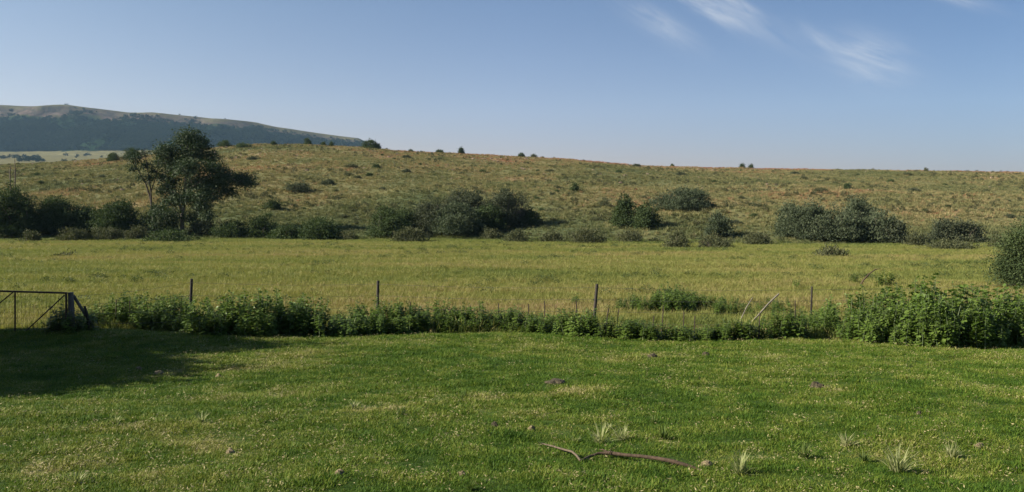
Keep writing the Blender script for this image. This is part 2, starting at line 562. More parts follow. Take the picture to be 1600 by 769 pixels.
def lawn_tint(x, y):
    t = .21 + .44 * (fbm(x * .55, y * .55, 31, 4) - .36) + .60 * (fbm(x * 2.6, y * 2.6, 37, 4) - .5)
    d = np.full(np.shape(x), 9.0)
    for a, b in zip(TRACK[:-1], TRACK[1:]):
        ax, ay = a.x, a.y
        dx, dy = b.x - ax, b.y - ay
        s = np.clip(((x - ax) * dx + (y - ay) * dy) / (dx * dx + dy * dy), 0, 1)
        d = np.minimum(d, np.hypot(x - ax - s * dx, y - ay - s * dy))
    t = t + .36 * np.exp(-(d / .22) ** 2) * (.3 + .9 * fbm(x * 1.2, y * 1.2, 33, 2)) * sstep(3.2, .5, x)
    for p, r in BARE:
        t = t + .30 * np.exp(-(((x - p.x) / r) ** 2 + ((y - p.y) / r) ** 2)) * (.2 + fbm(x * 4, y * 4, 39, 2))
    t = t + .10 * sstep(2, 8, x) * sstep(9, 15, y) + .06 * sstep(-2, -7, x)
    return np.clip(t, 0, 1)


def meadow_tint(x, y):
    t = .47 + .75 * (fbm(x * .035, y * .14, 41, 4) - .5) + .5 * (fbm(x * .14, y * .5, 42, 3) - .5)
    t = t + .12 * sstep(40, 26, y) + .04 * sstep(70, 40, y)
    t = t - .25 * np.exp(-((y - y_foot(x)) / 3.5) ** 2) - .42 * np.exp(-((x - 5) / 4.5) ** 2 - ((y - 22.5) / 3.0) ** 2)
    t = t - .28 * sstep(12, 2, np.abs(x - y * .42)) * sstep(70, 85, y)
    return np.clip(t, 0, 1)


def hill_tint(x, y):
    s = (y - y_foot(x)) / (YC - y_foot(x))
    b = x / np.maximum(y, 1)
    t = .43 + .95 * (fbm(x * .03, y * .02, 51, 4) - .5) + .6 * (fbm(x * .14, y * .08, 52, 3) - .5)
    t = t - .30 * sstep(.22, .0, s) + .08 * sstep(.5, .95, s) * sstep(.12, -.1, b)
    t = t + .55 * sstep(.93, .99, s) * sstep(.05, .3, b) * sstep(.35, .6, fbm(x * .05, y * .0, 53, 2))
    t = t + .35 * sstep(.9, .97, s) * sstep(.25, .05, np.abs(b - .05))
    t = t - .12 * sstep(.1, .4, b) * sstep(.95, .8, s)
    return np.clip(t, 0, 1)


# ------------------------------------------------------------------ ground sheets
def sheet(name, label_kind, ys_of, nrow, ncol, mat, tint, fan=(45.0, 1.0)):
    T = np.linspace(-1, 1, ncol)
    R = np.linspace(0, 1, nrow)
    TT, RR = np.meshgrid(T, R)
    YY = ys_of(TT, RR)
    XX = TT * (fan[0] + fan[1] * YY)
    ZZ = ground(XX, YY)
    V = np.stack([XX, YY, ZZ], -1).reshape(-1, 3)
    i = np.arange((nrow - 1) * ncol).reshape(nrow - 1, ncol)[:, :-1].ravel()
    Q = np.stack([i, i + 1, i + ncol + 1, i + ncol], 1)
    mb = MB(); mb.add(V, Q)
    o = mb.build(name, mat, smooth=True)
    at = o.data.attributes.new('tint', 'FLOAT', 'POINT')
    at.data.foreach_set('value', tint(XX, YY).ravel().astype(np.float32))
    return tag(o, kind='structure')


NC = 560
hy = lambda T: y_hedge(T * 66.0) + .25
fy = lambda T: y_foot(T * 138.0)
sheet('lawn', 0, lambda T, R: -15 + (hy(T) + 15) * R, 190, NC, M['lawn'], lawn_tint)
sheet('meadow', 0, lambda T, R: hy(T) + (fy(T) - hy(T)) * R, 160, NC, M['meadow'], meadow_tint)
sheet('hillside', 0, lambda T, R: fy(T) + (400 - fy(T)) * R, 330, NC, M['hill'], hill_tint)
sheet('plain', 0, lambda T, R: 400 + 1480 * R ** 1.5, 120, NC, M['mountain'], lambda x, y: .04 + 0 * x)


def mountain_tint(x, y):
    b = x / y
    rz = np.interp(b, *RIDGE) * 2625.0 + EYE
    fr = np.clip((ground(x, y) - 105) / np.maximum(rz - 105, 40), 0, 1)
    q = (y - 2000.0) / 620.0
    t = np.interp(fr, [0, .03, .08, .56, .66, .73, .84, .92, 1], [.0, .05, .22, .45, .62, .72, .79, .86, 1])
    # the band of grass and bare rock is thinner towards the right end
    k = sstep(-.42, -.25, b)
    t2 = np.interp(fr, [0, .03, .08, .45, .66, .74, .82, 1], [.2, .2, .24, .42, .58, .70, .90, 1])
    return t * (1 - k) + t2 * k


sheet('mountain', 0, lambda T, R: 1880 + 1500 * R ** 1.2, 260, 700, M['mountain'], mountain_tint)


# ------------------------------------------------------------------ scattered ground cover (stuff)
LIB = {}


def library(name, meshes):
    c = bpy.data.collections.new(name)          # prototypes for the scatter, not part of the scene
    for k, me in enumerate(meshes):
        o = bpy.data.objects.new('%s_%03d' % (name, k), me)
        c.objects.link(o)
    LIB[name] = c
    return c


def scatter(name, lib, P, scale, tint, label, cat, tilt=.15, idx=None, flat=None):
    n = len(P)
    me = bpy.data.meshes.new(name)
    me.vertices.add(n)
    me.vertices.foreach_set('co', P.astype(np.float32).ravel())

    def attr(nm, typ, val):
        a = me.attributes.new(nm, typ, 'POINT')
        key = 'vector' if typ == 'FLOAT_VECTOR' else 'value'
        a.data.foreach_set(key, np.ascontiguousarray(val).ravel())
    rot = np.stack([rng.normal(0, tilt, n), rng.normal(0, tilt, n), rng.uniform(0, 6.283, n)], 1).astype(np.float32)
    attr('rot', 'FLOAT_VECTOR', rot)
    sc = np.asarray(scale, np.float32)
    if sc.ndim == 1:
        sc = np.repeat(sc[:, None], 3, 1)
    attr('scl', 'FLOAT_VECTOR', sc.astype(np.float32))
    attr('tint', 'FLOAT', np.asarray(tint, np.float32))
    attr('pick', 'INT', (rng.integers(0, len(lib.objects), n) if idx is None else idx).astype(np.int32))
    o = bpy.data.objects.new(name, me)
    COL.objects.link(o)
    ng = bpy.data.node_groups.new(name + ' scatter', 'GeometryNodeTree')
    ng.interface.new_socket('Geometry', in_out='INPUT', socket_type='NodeSocketGeometry')
    ng.interface.new_socket('Geometry', in_out='OUTPUT', socket_type='NodeSocketGeometry')
    gi = ng.nodes.new('NodeGroupInput'); go = ng.nodes.new('NodeGroupOutput')
    ci = ng.nodes.new('GeometryNodeCollectionInfo')
    ci.inputs['Collection'].default_value = lib
    ci.inputs['Separate Children'].default_value = True
    ci.inputs['Reset Children'].default_value = True
    ip = ng.nodes.new('GeometryNodeInstanceOnPoints')
    ip.inputs['Pick Instance'].default_value = True

    def named(nm, typ):
        a = ng.nodes.new('GeometryNodeInputNamedAttribute')
        a.data_type = typ
        a.inputs['Name'].default_value = nm
        return a.outputs['Attribute']
    ng.links.new(gi.outputs[0], ip.inputs['Points'])
    ng.links.new(ci.outputs[0], ip.inputs['Instance'])
    ng.links.new(named('pick', 'INT'), ip.inputs['Instance Index'])
    e2r = ng.nodes.new('FunctionNodeEulerToRotation')
    ng.links.new(named('rot', 'FLOAT_VECTOR'), e2r.inputs[0])
    ng.links.new(e2r.outputs[0], ip.inputs['Rotation'])
    ng.links.new(named('scl', 'FLOAT_VECTOR'), ip.inputs['Scale'])
    ng.links.new(ip.outputs[0], go.inputs[0])
    md = o.modifiers.new('scatter', 'NODES')
    md.node_group = ng
    tag(o, label, cat, kind='stuff')
    return o


def blades(nb, h0, h1, w, spread, lean, seed, curl=.5):
    """one tuft of grass: every blade two faces, bent over"""
    r = np.random.default_rng(seed)
    a = r.uniform(0, 6.283, nb)
    rad = spread * np.sqrt(r.uniform(0, 1, nb))
    base = np.stack([rad * np.cos(a), rad * np.sin(a), np.full(nb, -.01)], 1)
    az = a + r.normal(0, .9, nb)
    ln = np.abs(r.normal(lean, lean * .6, nb))
    h = r.uniform(h0, h1, nb)
    out = np.stack([np.cos(az), np.sin(az), 0 * az], 1)
    side = np.stack([-np.sin(az), np.cos(az), 0 * az], 1)
    tw = r.uniform(-1, 1, nb)[:, None]
    side = side + out * tw; side /= np.linalg.norm(side, axis=1, keepdims=True)
    up = np.array([0, 0, 1.0])
    mid = base + (out * np.sin(ln)[:, None] + up * np.cos(ln)[:, None]) * (h * .55)[:, None]
    l2 = ln + curl * r.uniform(.3, 1.5, nb)
    tip = mid + (out * np.sin(l2)[:, None] + up * np.cos(l2)[:, None]) * (h * .5)[:, None]
    ww = (w * r.uniform(.7, 1.3, nb))[:, None]
    V = np.stack([base - side * ww * .5, base + side * ww * .5, mid + side * ww * .42, mid - side * ww * .42, tip], 1).reshape(-1, 3)
    k = np.arange(nb)[:, None] * 5
    return V, np.concatenate([k + np.array([[0, 1, 2, 3]]), k + np.array([[3, 2, 4, 4]])])


def tuft(name, mat, *args):
    mb = MB()
    mb.add(*blades(*args))
    return mb.mesh(name, [mat])


lawn_lib = library('short_tuft', [tuft('short_tuft', M['lawn_blade'], 13, .018, .048, .0050, .045, .62, 100 + k, .7) for k in range(8)])
meadow_lib = library('meadow_tuft', [tuft('meadow_tuft', M['meadow_blade'], 34, .10, .26, .011, .24, .35, 200 + k, .7) for k in range(8)])
hill_lib = library('veld_tuft', [tuft('veld_tuft', M['hill_blade'], 34, .22, .52, .045, .30, .5, 300 + k, .7) for k in range(8)])


def forb(name, mat, seed, n, leaf, H):
    r = np.random.default_rng(seed)
    mb = MB()
    a = r.uniform(0, 6.283, n); q = .22 * np.sqrt(r.uniform(0, 1, n))
    C = np.stack([q * np.cos(a), q * np.sin(a), H * r.uniform(.05, 1, n) * (1 - q * 2)], 1)
    D = np.stack([np.cos(a), np.sin(a), r.normal(.4, .5, n)], 1)
    N = r.normal(0, .5, (n, 3)); N[:, 2] += .8
    mb.leaves(C, D, N, leaf * r.uniform(.6, 1.4, n), leaf * .5, 0, .1)
    return mb.mesh(name, [mat])


for k in range(2):
    for lib_, mat_, lf_, h_ in ((meadow_lib, 'forb', .06, .30), (hill_lib, 'hill_forb', .13, .5)):
        lib_.objects.link(bpy.data.objects.new('z_forb_%d' % k, forb('forb', M[mat_], 350 + k, 120, lf_, h_)))


def cone_points(n, y0, y1, power, margin):
    """points in the wedge of land in front of the camera; power > 1 packs them nearer"""
    uu = rng.uniform(0, 1, n)
    y = (y0 ** (2 - power) + uu * (y1 ** (2 - power) - y0 ** (2 - power))) ** (1 / (2 - power)) if abs(power - 2) > 1e-3 else y0 * (y1 / y0) ** uu
    x = rng.uniform(-1, 1, n) * (.66 * y + margin)
    return x, y


# lawn
x, y = cone_points(300000, 3.6, 23, 1.25, 1.8)
k = y < y_hedge(x) + .4
x, y = x[k], y[k]
t = lawn_tint(x, y)
k = rng.uniform(0, 1, len(x)) > np.clip((t - .55) * 1.3, 0, .6)
x, y, t = x[k], y[k], t[k]
sc = rng.uniform(.75, 1.25, len(x)) * (1 + .045 * np.maximum(y - 6, 0)) * (.15 + 1.75 * fbm(x * 4.2, y * 4.2, 61, 4))
scatter('lawn_grass', lawn_lib, np.stack([x, y, ground(x, y)], 1), sc, np.clip(t + rng.normal(0, .12, len(x)), 0, 1),
        'short green turf of the sloping lawn in front', 'grass')
# pale dry bits lying in the lawn
mb_list = []
for k in range(5):
    r = np.random.default_rng(400 + k)
    mb = MB()
    n = 7
    a = r.uniform(0, 6.283, n)
    C = np.stack([r.normal(0, .04, n), r.normal(0, .04, n), r.uniform(.015, .04, n)], 1)
    D = np.stack([np.cos(a), np.sin(a), r.normal(0, .35, n)], 1)
    Nn = np.stack([r.normal(0, .4, n), r.normal(0, .4, n), np.ones(n)], 1)
    mb.leaves(C, D, Nn, r.uniform(.012, .034, n), r.uniform(.004, .009, n), 0, .1)
    mb_list.append(mb.mesh('straw_bits', [M['straw']]))
straw_lib = library('straw_bits', mb_list)
x, y = cone_points(62000, 4, 21.5, 1.1, 1.5)
t = lawn_tint(x, y)
k = (y < y_hedge(x) - .2) & (rng.uniform(0, 1, len(x)) < np.clip(.10 + (t - .25) * 1.1, .03, .8) * (.3 + 1.2 * fbm(x * 1.5, y * 1.5, 66, 2)))
x, y = x[k], y[k]
scatter('dry_grass_litter', straw_lib, np.stack([x, y, ground(x, y) + .005], 1), rng.uniform(.4, 1.15, len(x)) * (1 + .03 * y), np.ones(len(x)),
        'pale dry straw bits strewn over the lawn', 'dry grass')

# meadow
x, y = cone_points(150000, 19, 98, 1.1, 6)
k = (y > y_hedge(x) + .2) & (y < y_foot(x) + 2)
x, y = x[k], y[k]
t = meadow_tint(x, y)
sc = rng.uniform(.7, 1.25, len(x)) * (.55 + .8 * fbm(x * .3, y * .6, 71, 3))
wf = rng.uniform(0, 1, len(x)) < .045 * sstep(.52, .72, fbm(x * .16, y * .35, 73, 4)) + .001
pick = np.where(wf, rng.integers(8, 10, len(x)), rng.integers(0, 8, len(x)))
sc = np.where(wf, rng.uniform(.5, 1.3, len(x)), sc)
scatter('meadow_grass', meadow_lib, np.stack([x, y, ground(x, y)], 1), sc, np.clip(t + rng.normal(0, .10, len(x)), 0, 1),
        'yellow-green meadow grass between the fence and the hill', 'grass', idx=pick)

# hill
x, y = cone_points(120000, 78, 284, .95, 12)
k = (y > y_foot(x) - 1)
x, y = x[k], y[k]
t = hill_tint(x, y)
dens = fbm(x * .12, y * .12, 81, 3)
k = rng.uniform(0, 1, len(x)) < .35 + .9 * dens
x, y, t = x[k], y[k], t[k]
sc = rng.uniform(.6, 1.3, len(x)) * (.5 + .9 * fbm(x * .2, y * .2, 82, 2)) * (1 - .25 * sstep(.12, 0, (y - y_foot(x)) / 180))
wf = rng.uniform(0, 1, len(x)) < .13 * sstep(.42, .70, fbm(x * .09, y * .06, 83, 4)) + .012
pick = np.where(wf, rng.integers(8, 10, len(x)), rng.integers(0, 8, len(x)))
sc = np.where(wf, .45 + 1.3 * rng.uniform(0, 1, len(x)) ** 2.5, sc)
scatter('hill_grass', hill_lib, np.stack([x, y, ground(x, y)], 1), sc, np.clip(t + rng.normal(0, .16, len(x)), 0, 1),
        'tussocky olive and russet grass covering the hillside', 'grass', idx=pick)

# rank grass and dead stalks along the fence
n = 1100
x = rng.uniform(-13.5, 14, n); y = y_hedge(x) + rng.normal(.25, .5, n)
y = np.where(x < -9.5, y + .6, y)
sc = rng.uniform(.6, 1.6, n) * (.5 + fbm(x * .8, y * 0, 75, 2))
sc = np.where(y < y_hedge(x) - .6, sc * .5, sc)
scatter('fence_grass', meadow_lib, np.stack([x, y, ground(x, y)], 1), sc, np.clip(rng.normal(.28, .26, n), 0, .95),
        'rank unmown grass and dry stalks growing up through the fence line', 'grass', .22, idx=rng.integers(0, 8, n))

# rubble on the upper hill
rk = []
for k in range(5):
    r = np.random.default_rng(500 + k)
    V = r.normal(0, 1, (26, 3)); V /= np.linalg.norm(V, axis=1, keepdims=True)
    import bmesh
    bm = bmesh.new()
    for v in V * np.array([.5, .42, .3]) * r.uniform(.8, 1.1, (26, 1)):
        bm.verts.new(v)
    bmesh.ops.convex_hull(bm, input=bm.verts)
    me = bpy.data.meshes.new('hill_rock')
    bm.to_mesh(me); bm.free()
    me.materials.append(M['rock'])
    rk.append(me)
rock_lib = library('hill_rock', rk)
x, y = cone_points(14000, 150, 282, .6, 10)
s_ = (y - y_foot(x)) / (YC - y_foot(x))
k = rng.uniform(0, 1, len(x)) < (.05 + .5 * sstep(.45, .7, hill_tint(x, y)) + .6 * sstep(.92, .98, s_)) * (fbm(x * .1, y * .06, 91, 2) ** 2)
x, y = x[k], y[k]
scatter('hill_rubble', rock_lib, np.stack([x, y, ground(x, y)], 1), rng.uniform(.4, 1.3, len(x)), np.zeros(len(x)),
        'reddish stones scattered near the crest of the hill', 'stones')


# ------------------------------------------------------------------ foliage builders
def unit(n, r):
    v = r.normal(0, 1, (n, 3))
    return v / np.linalg.norm(v, axis=1, keepdims=True)


def leaf_cloud(mb, lobes, n, leaf, r, up=0.0, clump=.16, mat=0, aspect=.5, shell=.55, zmin=.0, droop=0.0):
    """leaves in clumps through a set of ellipsoid lobes (centre, radii)"""
    vol = np.array([np.prod(q[1]) ** .667 for q in lobes]); vol /= vol.sum()
    nc = max(6, n // 14)
    which = r.choice(len(lobes), nc, p=vol)
    cc = np.array([q[0] for q in lobes])[which]; rr = np.array([q[1] for q in lobes])[which]
    d = unit(nc, r)
    d[:, 2] = np.where(d[:, 2] < -.35, -d[:, 2], d[:, 2])
    rad = shell + (1 - shell) * r.uniform(0, 1, nc) ** .6
    rad = np.where(r.uniform(0, 1, nc) < .18, r.uniform(.1, .6, nc), rad)
    rad = np.where(r.uniform(0, 1, nc) < .16, r.uniform(1.0, 1.32, nc), rad)
    cen = cc + d * rr * rad[:, None]
    w2 = r.integers(0, nc, n)
    size = clump * r.uniform(.5, 1.5, nc)
    P = cen[w2] + r.normal(0, 1, (n, 3)) * size[w2][:, None] * np.array([1, 1, .8])
    if zmin is not None:
        P[:, 2] = np.where(P[:, 2] < zmin, zmin + np.abs(r.normal(0, .12, n)), P[:, 2])
    D = d[w2] * .6 + r.normal(0, .6, (n, 3)); D[:, 2] += up - droop
    N = r.normal(0, .55, (n, 3)) + d[w2] * .6; N[:, 2] += .55
    L = leaf * r.uniform(.6, 1.4, n)
    mb.leaves(P, D, N, L, L * aspect, mat, .08)


def stems(mb, n, Wd, H, r, rad=.035, mat=0, top=.8):
    for _ in range(n):
        a = r.uniform(0, 6.283)
        e = Vector((math.cos(a) * Wd * r.uniform(.1, .38), math.sin(a) * Wd * r.uniform(.1, .38), H * r.uniform(.5, top)))
        b = Vector((e.x * .12, e.y * .12, -.1))
        m = b.lerp(e, .5) + Vector((r.normal(0, .06 * Wd), r.normal(0, .06 * Wd), .04 * H))
        mb.tube([b, m, e], [rad, rad * .7, rad * .25], 5, mat)


def bush(name, loc, Wd, H, kind, label, group=None, seed=0, cat='bush', twigs=False, dens=1.0):
    r = np.random.default_rng(1000 + seed)
    root = empty(name, loc)
    tag(root, label, cat, group)
    nl = int(np.clip(4 + Wd * 1.2, 4, 12))
    lobes = []
    for _ in range(nl):
        a = r.uniform(0, 6.283); q = math.sqrt(r.uniform(0, 1)) * .34
        cx, cy = math.cos(a) * Wd * q, math.sin(a) * Wd * q
        hh = H * (1 - .9 * q ** 1.4 * r.uniform(.4, 1.3)) * r.uniform(.72, 1.0)
        rx = Wd * r.uniform(.16, .24); rz = hh * r.uniform(.30, .42)
        lobes.append(((cx, cy, max(hh - rz, rz * .6)), (rx, rx, rz)))
        lobes.append(((cx * 1.2, cy * 1.2, H * .2), (rx * 1.15, rx * 1.15, H * .26)))
    lobes.append(((0, 0, H * .62), (Wd * .22, Wd * .22, H * .36)))
    mb = MB()
    A = Wd * H
    n = int(np.clip(A * 620 * dens, 300, 26000))
    lf = 1.0 if seed != 77 else .42
    kw = dict(dark=dict(leaf=.18 * lf, up=.1, clump=.19, aspect=.6), blue=dict(leaf=.20, up=.75, clump=.17, aspect=.45),
              grey=dict(leaf=.20, up=.45, clump=.22, aspect=.45), scrub=dict(leaf=.17, up=.6, clump=.16, aspect=.38))[kind]
    leaf_cloud(mb, lobes, n, r=r, **kw)
    skirt = [((math.cos(a) * Wd * .27, math.sin(a) * Wd * .27, H * .10), (Wd * .20, Wd * .20, H * .17)) for a in np.arange(0, 6.28, .9) + r.uniform(0, .9)]
    leaf_cloud(mb, skirt, int(n * .28), r=r, **kw)
    mb.build('foliage', M[kind], root)
    sb = MB()
    stems(sb, int(3 + Wd), Wd, H, r, .03 + .008 * H)
    sb.build('stem', M['bark'], root)
    if twigs:
        tb = MB()
        for _ in range(int(42 * Wd)):
            a = r.uniform(0, 6.283); q = math.sqrt(r.uniform(0, 1)) * .42
            p = Vector((math.cos(a) * Wd * q, math.sin(a) * Wd * q, H * (1 - q * q * 3.0) * r.uniform(.35, .62)))
            e = p + Vector((p.x * .25 + r.normal(0, .2), p.y * .25 + r.normal(0, .2), H * r.uniform(.15, .40)))
            tb.tube([p, p.lerp(e, .5) + Vector((r.normal(0, .05), r.normal(0, .05), 0)), e], [.020, .013, .004], 3, 0, False)
        tb.build('bare_twigs', M['twig'], root)
    return root


def bush_px(name, u, vb, wpx, hpx, kind, label, seed, group=None, twigs=False, back=0.0, dens=1.0, cat='bush'):
    back = 0.0
    hpx *= .92 if hpx > 30 else 1.0
    wpx *= 1.0 if kind == 'scrub' else 1.3 if u < 230 else 1.12
    p = place(u, vb)
    if back:
        p = Vector((p.x * (1 + back / p.y), p.y + back, 0)); p.z = float(ground(p.x, p.y))
    d = p.y
    return bush(name, (p.x, p.y, p.z - .05), wpx * px(d), hpx * px(d), kind, label, group, seed, cat, twigs, dens)


# ------------------------------------------------------------------ bushes along the foot of the hill
BUSH = [
    # left end
    ('bush', 22, 371, 62, 90, 'dark', 'tall dark bushy tree-like shrub at the far left edge below two dead poles', 0),
    ('bush', 82, 366, 56, 66, 'dark', 'rounded dark bush second from the left edge, paler leaves on its left', 0),
    ('bush', 128, 364, 52, 50, 'dark', 'low dark bush between two taller ones left of the gum tree', 0),
    ('bush', 190, 364, 64, 60, 'dark', 'broad dark bush just left of the thin twin-stemmed tree', 0),
    ('scrub', 42, 378, 34, 18, 'scrub', 'low brown scrub at the meadow edge under the leftmost bushes', 0),
    ('scrub', 112, 377, 46, 22, 'scrub', 'wide olive scrub at the meadow edge, between the left bushes and meadow', 0),
    ('scrub', 172, 376, 50, 24, 'scrub', 'olive scrub at the meadow edge below the broad dark bush', 0),
    ('scrub', 214, 375, 36, 22, 'scrub', 'small olive scrub touching the foot of the thin twin-stemmed tree', 0),
    ('bush', 262, 378, 74, 18, 'dark', 'very low dark bush spreading at the feet of the gum tree', 0),
    ('bush', 318, 366, 34, 24, 'grey', 'small olive bush right beside the trunk of the gum tree', 0),
    ('bush', 362, 371, 46, 28, 'dark', 'low dark bush first to the right of the gum tree', 0),
    ('bush', 412, 371, 40, 36, 'dark', 'dark bush with raised left side, right of the gum tree in open grass', 0),
    ('bush', 448, 375, 48, 24, 'dark', 'flat dark bush filling the gap before the peaked bush', 0),
    ('bush', 498, 375, 62, 40, 'dark', 'peaked dark bush with a thin spire on its left', 0),
    ('scrub', 548, 376, 24, 16, 'scrub', 'little scrub just left of the round dark bush', 0),
    # centre
    ('bush', 603, 370, 62, 54, 'dark', 'round dark green bush left of the big grey thicket', 0),
    ('bush', 632, 362, 40, 40, 'dark', 'smaller dark bush tucked behind the round dark green bush', 6),
    ('scrub', 640, 378, 58, 24, 'scrub', 'olive scrub in front of the gap between round bush and grey thicket', 0),
    ('bush', 678, 362, 60, 58, 'grey', 'leftmost grey bush of the big central thicket', 8),
    ('bush', 712, 367, 80, 58, 'blue', 'front grey-green bush of the big central thicket', 0),
    ('bush', 722, 352, 62, 66, 'grey', 'tallest bush of the central thicket with bare purplish twigs on top', 10),
    ('bush', 790, 354, 66, 66, 'grey', 'twiggy purplish bush at the right of the central thicket', 6),
    ('bush', 760, 360, 50, 44, 'dark', 'dark bush between the twiggy ones of the central thicket', 3),
    ('bush', 826, 352, 40, 26, 'dark', 'low dark bush trailing off right of the twiggy purplish bush', 3),
    ('scrub', 764, 372, 40, 16, 'scrub', 'low scrub at the right foot of the central thicket', 0),
    ('scrub', 808, 379, 42, 20, 'scrub', 'rounded brown scrub at the meadow edge right of the central thicket', 0),
    ('scrub', 864, 379, 42, 18, 'scrub', 'brown scrub at the meadow edge, left of the strip of red soil', 0),
    ('scrub', 915, 381, 58, 24, 'scrub', 'wide brown scrub just above the strip of red soil', 0),
    ('scrub', 984, 379, 40, 22, 'scrub', 'brown scrub at the meadow edge below the upright dark bush', 0),
    ('bush', 944, 323, 20, 12, 'scrub', 'tiny scrub on the slope left of the upright dark bush', 0),
    # right of centre
    ('bush', 975, 355, 42, 56, 'dark', 'upright dark bush, leafy at left of the close pair right of centre', 0),
    ('bush', 1010, 357, 40, 48, 'dark', 'darker lower bush on the right of the close pair', 0),
    ('bush', 1068, 329, 88, 40, 'blue', 'wide dome-shaped blue-green bush standing up the slope', 0),
    ('bush', 1121, 369, 40, 42, 'blue', 'single round grey-green bush between dome-shaped bush and big thicket', 0),
    ('scrub', 1056, 388, 44, 26, 'scrub', 'round brown scrub at the meadow edge left of the bare earth patch', 0),
    ('scrub', 1112, 388, 56, 20, 'scrub', 'flat brown scrub below the single round grey-green bush', 0),
    ('scrub', 1182, 383, 50, 22, 'scrub', 'brown scrub left of the big blue-green thicket', 0),
    ('bush', 1236, 370, 56, 62, 'blue', 'leftmost bush of the big blue-green thicket', 0),
    ('bush', 1272, 376, 56, 66, 'blue', 'second bush from the left in the big blue-green thicket', 2),
    ('bush', 1308, 378, 58, 60, 'blue', 'middle bush of the big blue-green thicket', 0),
    ('bush', 1340, 372, 52, 70, 'blue', 'bush with the highest spire in the big blue-green thicket', 3),
    ('bush', 1372, 380, 58, 58, 'blue', 'second bush from the right in the big blue-green thicket', 0),
    ('bush', 1400, 382, 40, 40, 'grey', 'rightmost, lower olive bush of the big blue-green thicket', 0),
    ('scrub', 1300, 402, 44, 18, 'scrub', 'lone brown scrub out in the meadow below the big thicket', 0),
    ('scrub', 1430, 384, 40, 20, 'scrub', 'low scrub between the big thicket and the pale olive bush', 0),
    ('bush', 1474, 376, 46, 38, 'grey', 'pale olive bush, left of two near the right edge', 0),
    ('bush', 1510, 378, 46, 38, 'grey', 'pale olive bush, right of two near the right edge', 0),
    ('scrub', 1490, 390, 84, 16, 'scrub', 'long dark scrub at the feet of the two pale olive bushes', 0),
    ('scrub', 1562, 388, 40, 20, 'scrub', 'brown scrub left of the big dark bush at the right edge', 0),
    # on the slope
    ('bush', 424, 327, 22, 14, 'dark', 'small round bush alone on the slope above the peaked bush', 0),
    ('bush', 470, 300, 38, 15, 'grey', 'flat olive bush halfway up the slope right of the gum tree', 0),
    ('bush', 898, 300, 10, 14, 'dark', 'tiny upright bush alone in the middle of the slope', 0),
    ('bush', 1326, 296, 13, 10, 'dark', 'tiny bush on the right slope above the big thicket', 0),
    ('bush', 103, 402, 30, 6, 'scrub', 'flat scrub lying in the left meadow', 0),
]
for k, (nm, u, vb, w, h, kind, lab, bk) in enumerate(BUSH):
    tw = 'twig' in lab and kind == 'grey'
    bush_px('scrub_bush' if nm == 'scrub' else 'bush', u, vb, w, h, kind, lab, k, twigs=tw, back=bk, cat='scrub' if nm == 'scrub' else 'bush')

# crest bushes, seen against the sky or the mountain
CRESTB = [
    (178, 252, 20, 14, 'dark', 'dark bush on the crest left of the gum tree, first of a pair'),
    (206, 250, 34, 18, 'dark', 'wide dark bush on the crest just left of the gum tree'),
    (352, 236, 22, 10, 'dark', 'low dark bush on the crest directly right of the gum tree top'),
    (380, 243, 26, 7, 'dark', 'flat dark bush just under the crest right of the gum tree'),
    (428, 227, 10, 6, 'dark', 'tiny bush on the crest below the mountain, leftmost of five'),
    (480, 228, 14, 10, 'dark', 'round little bush on the crest against the mountain'),
    (505, 229, 8, 5, 'dark', 'tiny low bush on the crest between two round ones'),
    (518, 229, 8, 7, 'dark', 'tiny round bush on the crest before the mountain end'),
    (578, 232, 22, 14, 'dark', 'ragged dark bush on the crest where the mountain ends'),
    (590, 233, 10, 8, 'dark', 'small dark bush right beside the ragged one on the crest'),
    (686, 239, 15, 5, 'dark', 'flat dark bush on the crest left of the single round tree'),
    (720, 241, 11, 10, 'dark', 'single round dark bush standing on the bare crest'),
    (642, 237, 7, 3, 'dark', 'speck of bush on the crest between ragged and round ones'),
    (815, 247, 11, 6, 'dark', 'small dark bush on the crest, centre of the picture'),
    (834, 247, 12, 5, 'grey', 'grey low bush on the crest right beside a dark one'),
    (1050, 263, 6, 4, 'dark', 'speck of dark bush on the crest right of the red bank'),
    (1160, 265, 10, 7, 'dark', 'small dark bush on the right crest, left of two'),
    (1173, 265, 7, 7, 'dark', 'small dark bush on the right crest, right of two'),
    (1446, 269, 7, 5, 'scrub', 'speck of brown bush on the far right crest'),
]
for k, (u, vb, w, h, kind, lab) in enumerate(CRESTB):
    bx, _ = ray(u, vb)
    yb = 277.0 if u not in (380, 206, 178) else 262.0
    X = bx * yb
    d = yb
    bush('bush', (X, yb, float(ground(X, yb)) - .15), w * px(d), (h + 1.5) * px(d), kind, lab, None, 300 + k, dens=.8)

# small shrubs dotted over the hill: one built per look, the rest copies
protos = [bush('hill_shrub', (0, 0, 0), w, h, kd, 'x', None, 400 + k, cat='shrub', dens=1.6) for k, (w, h, kd) in
          enumerate(((1.8, .9, 'dark'), (2.6, 1.0, 'grey'), (1.2, .8, 'dark'), (2.0, .8, 'scrub'), (3.0, .9, 'scrub')))]
SHRUB_LABEL = {'far': 'small dark shrub dotted on the upper grassy hillside', 'near': 'small shrub dotted on the lower grassy slope behind the bushes'}


def copy_thing(root):
    c = root.copy(); COL.objects.link(c)
    for ch in root.children:
        d = ch.copy(); COL.objects.link(d); d.parent = c
    return c


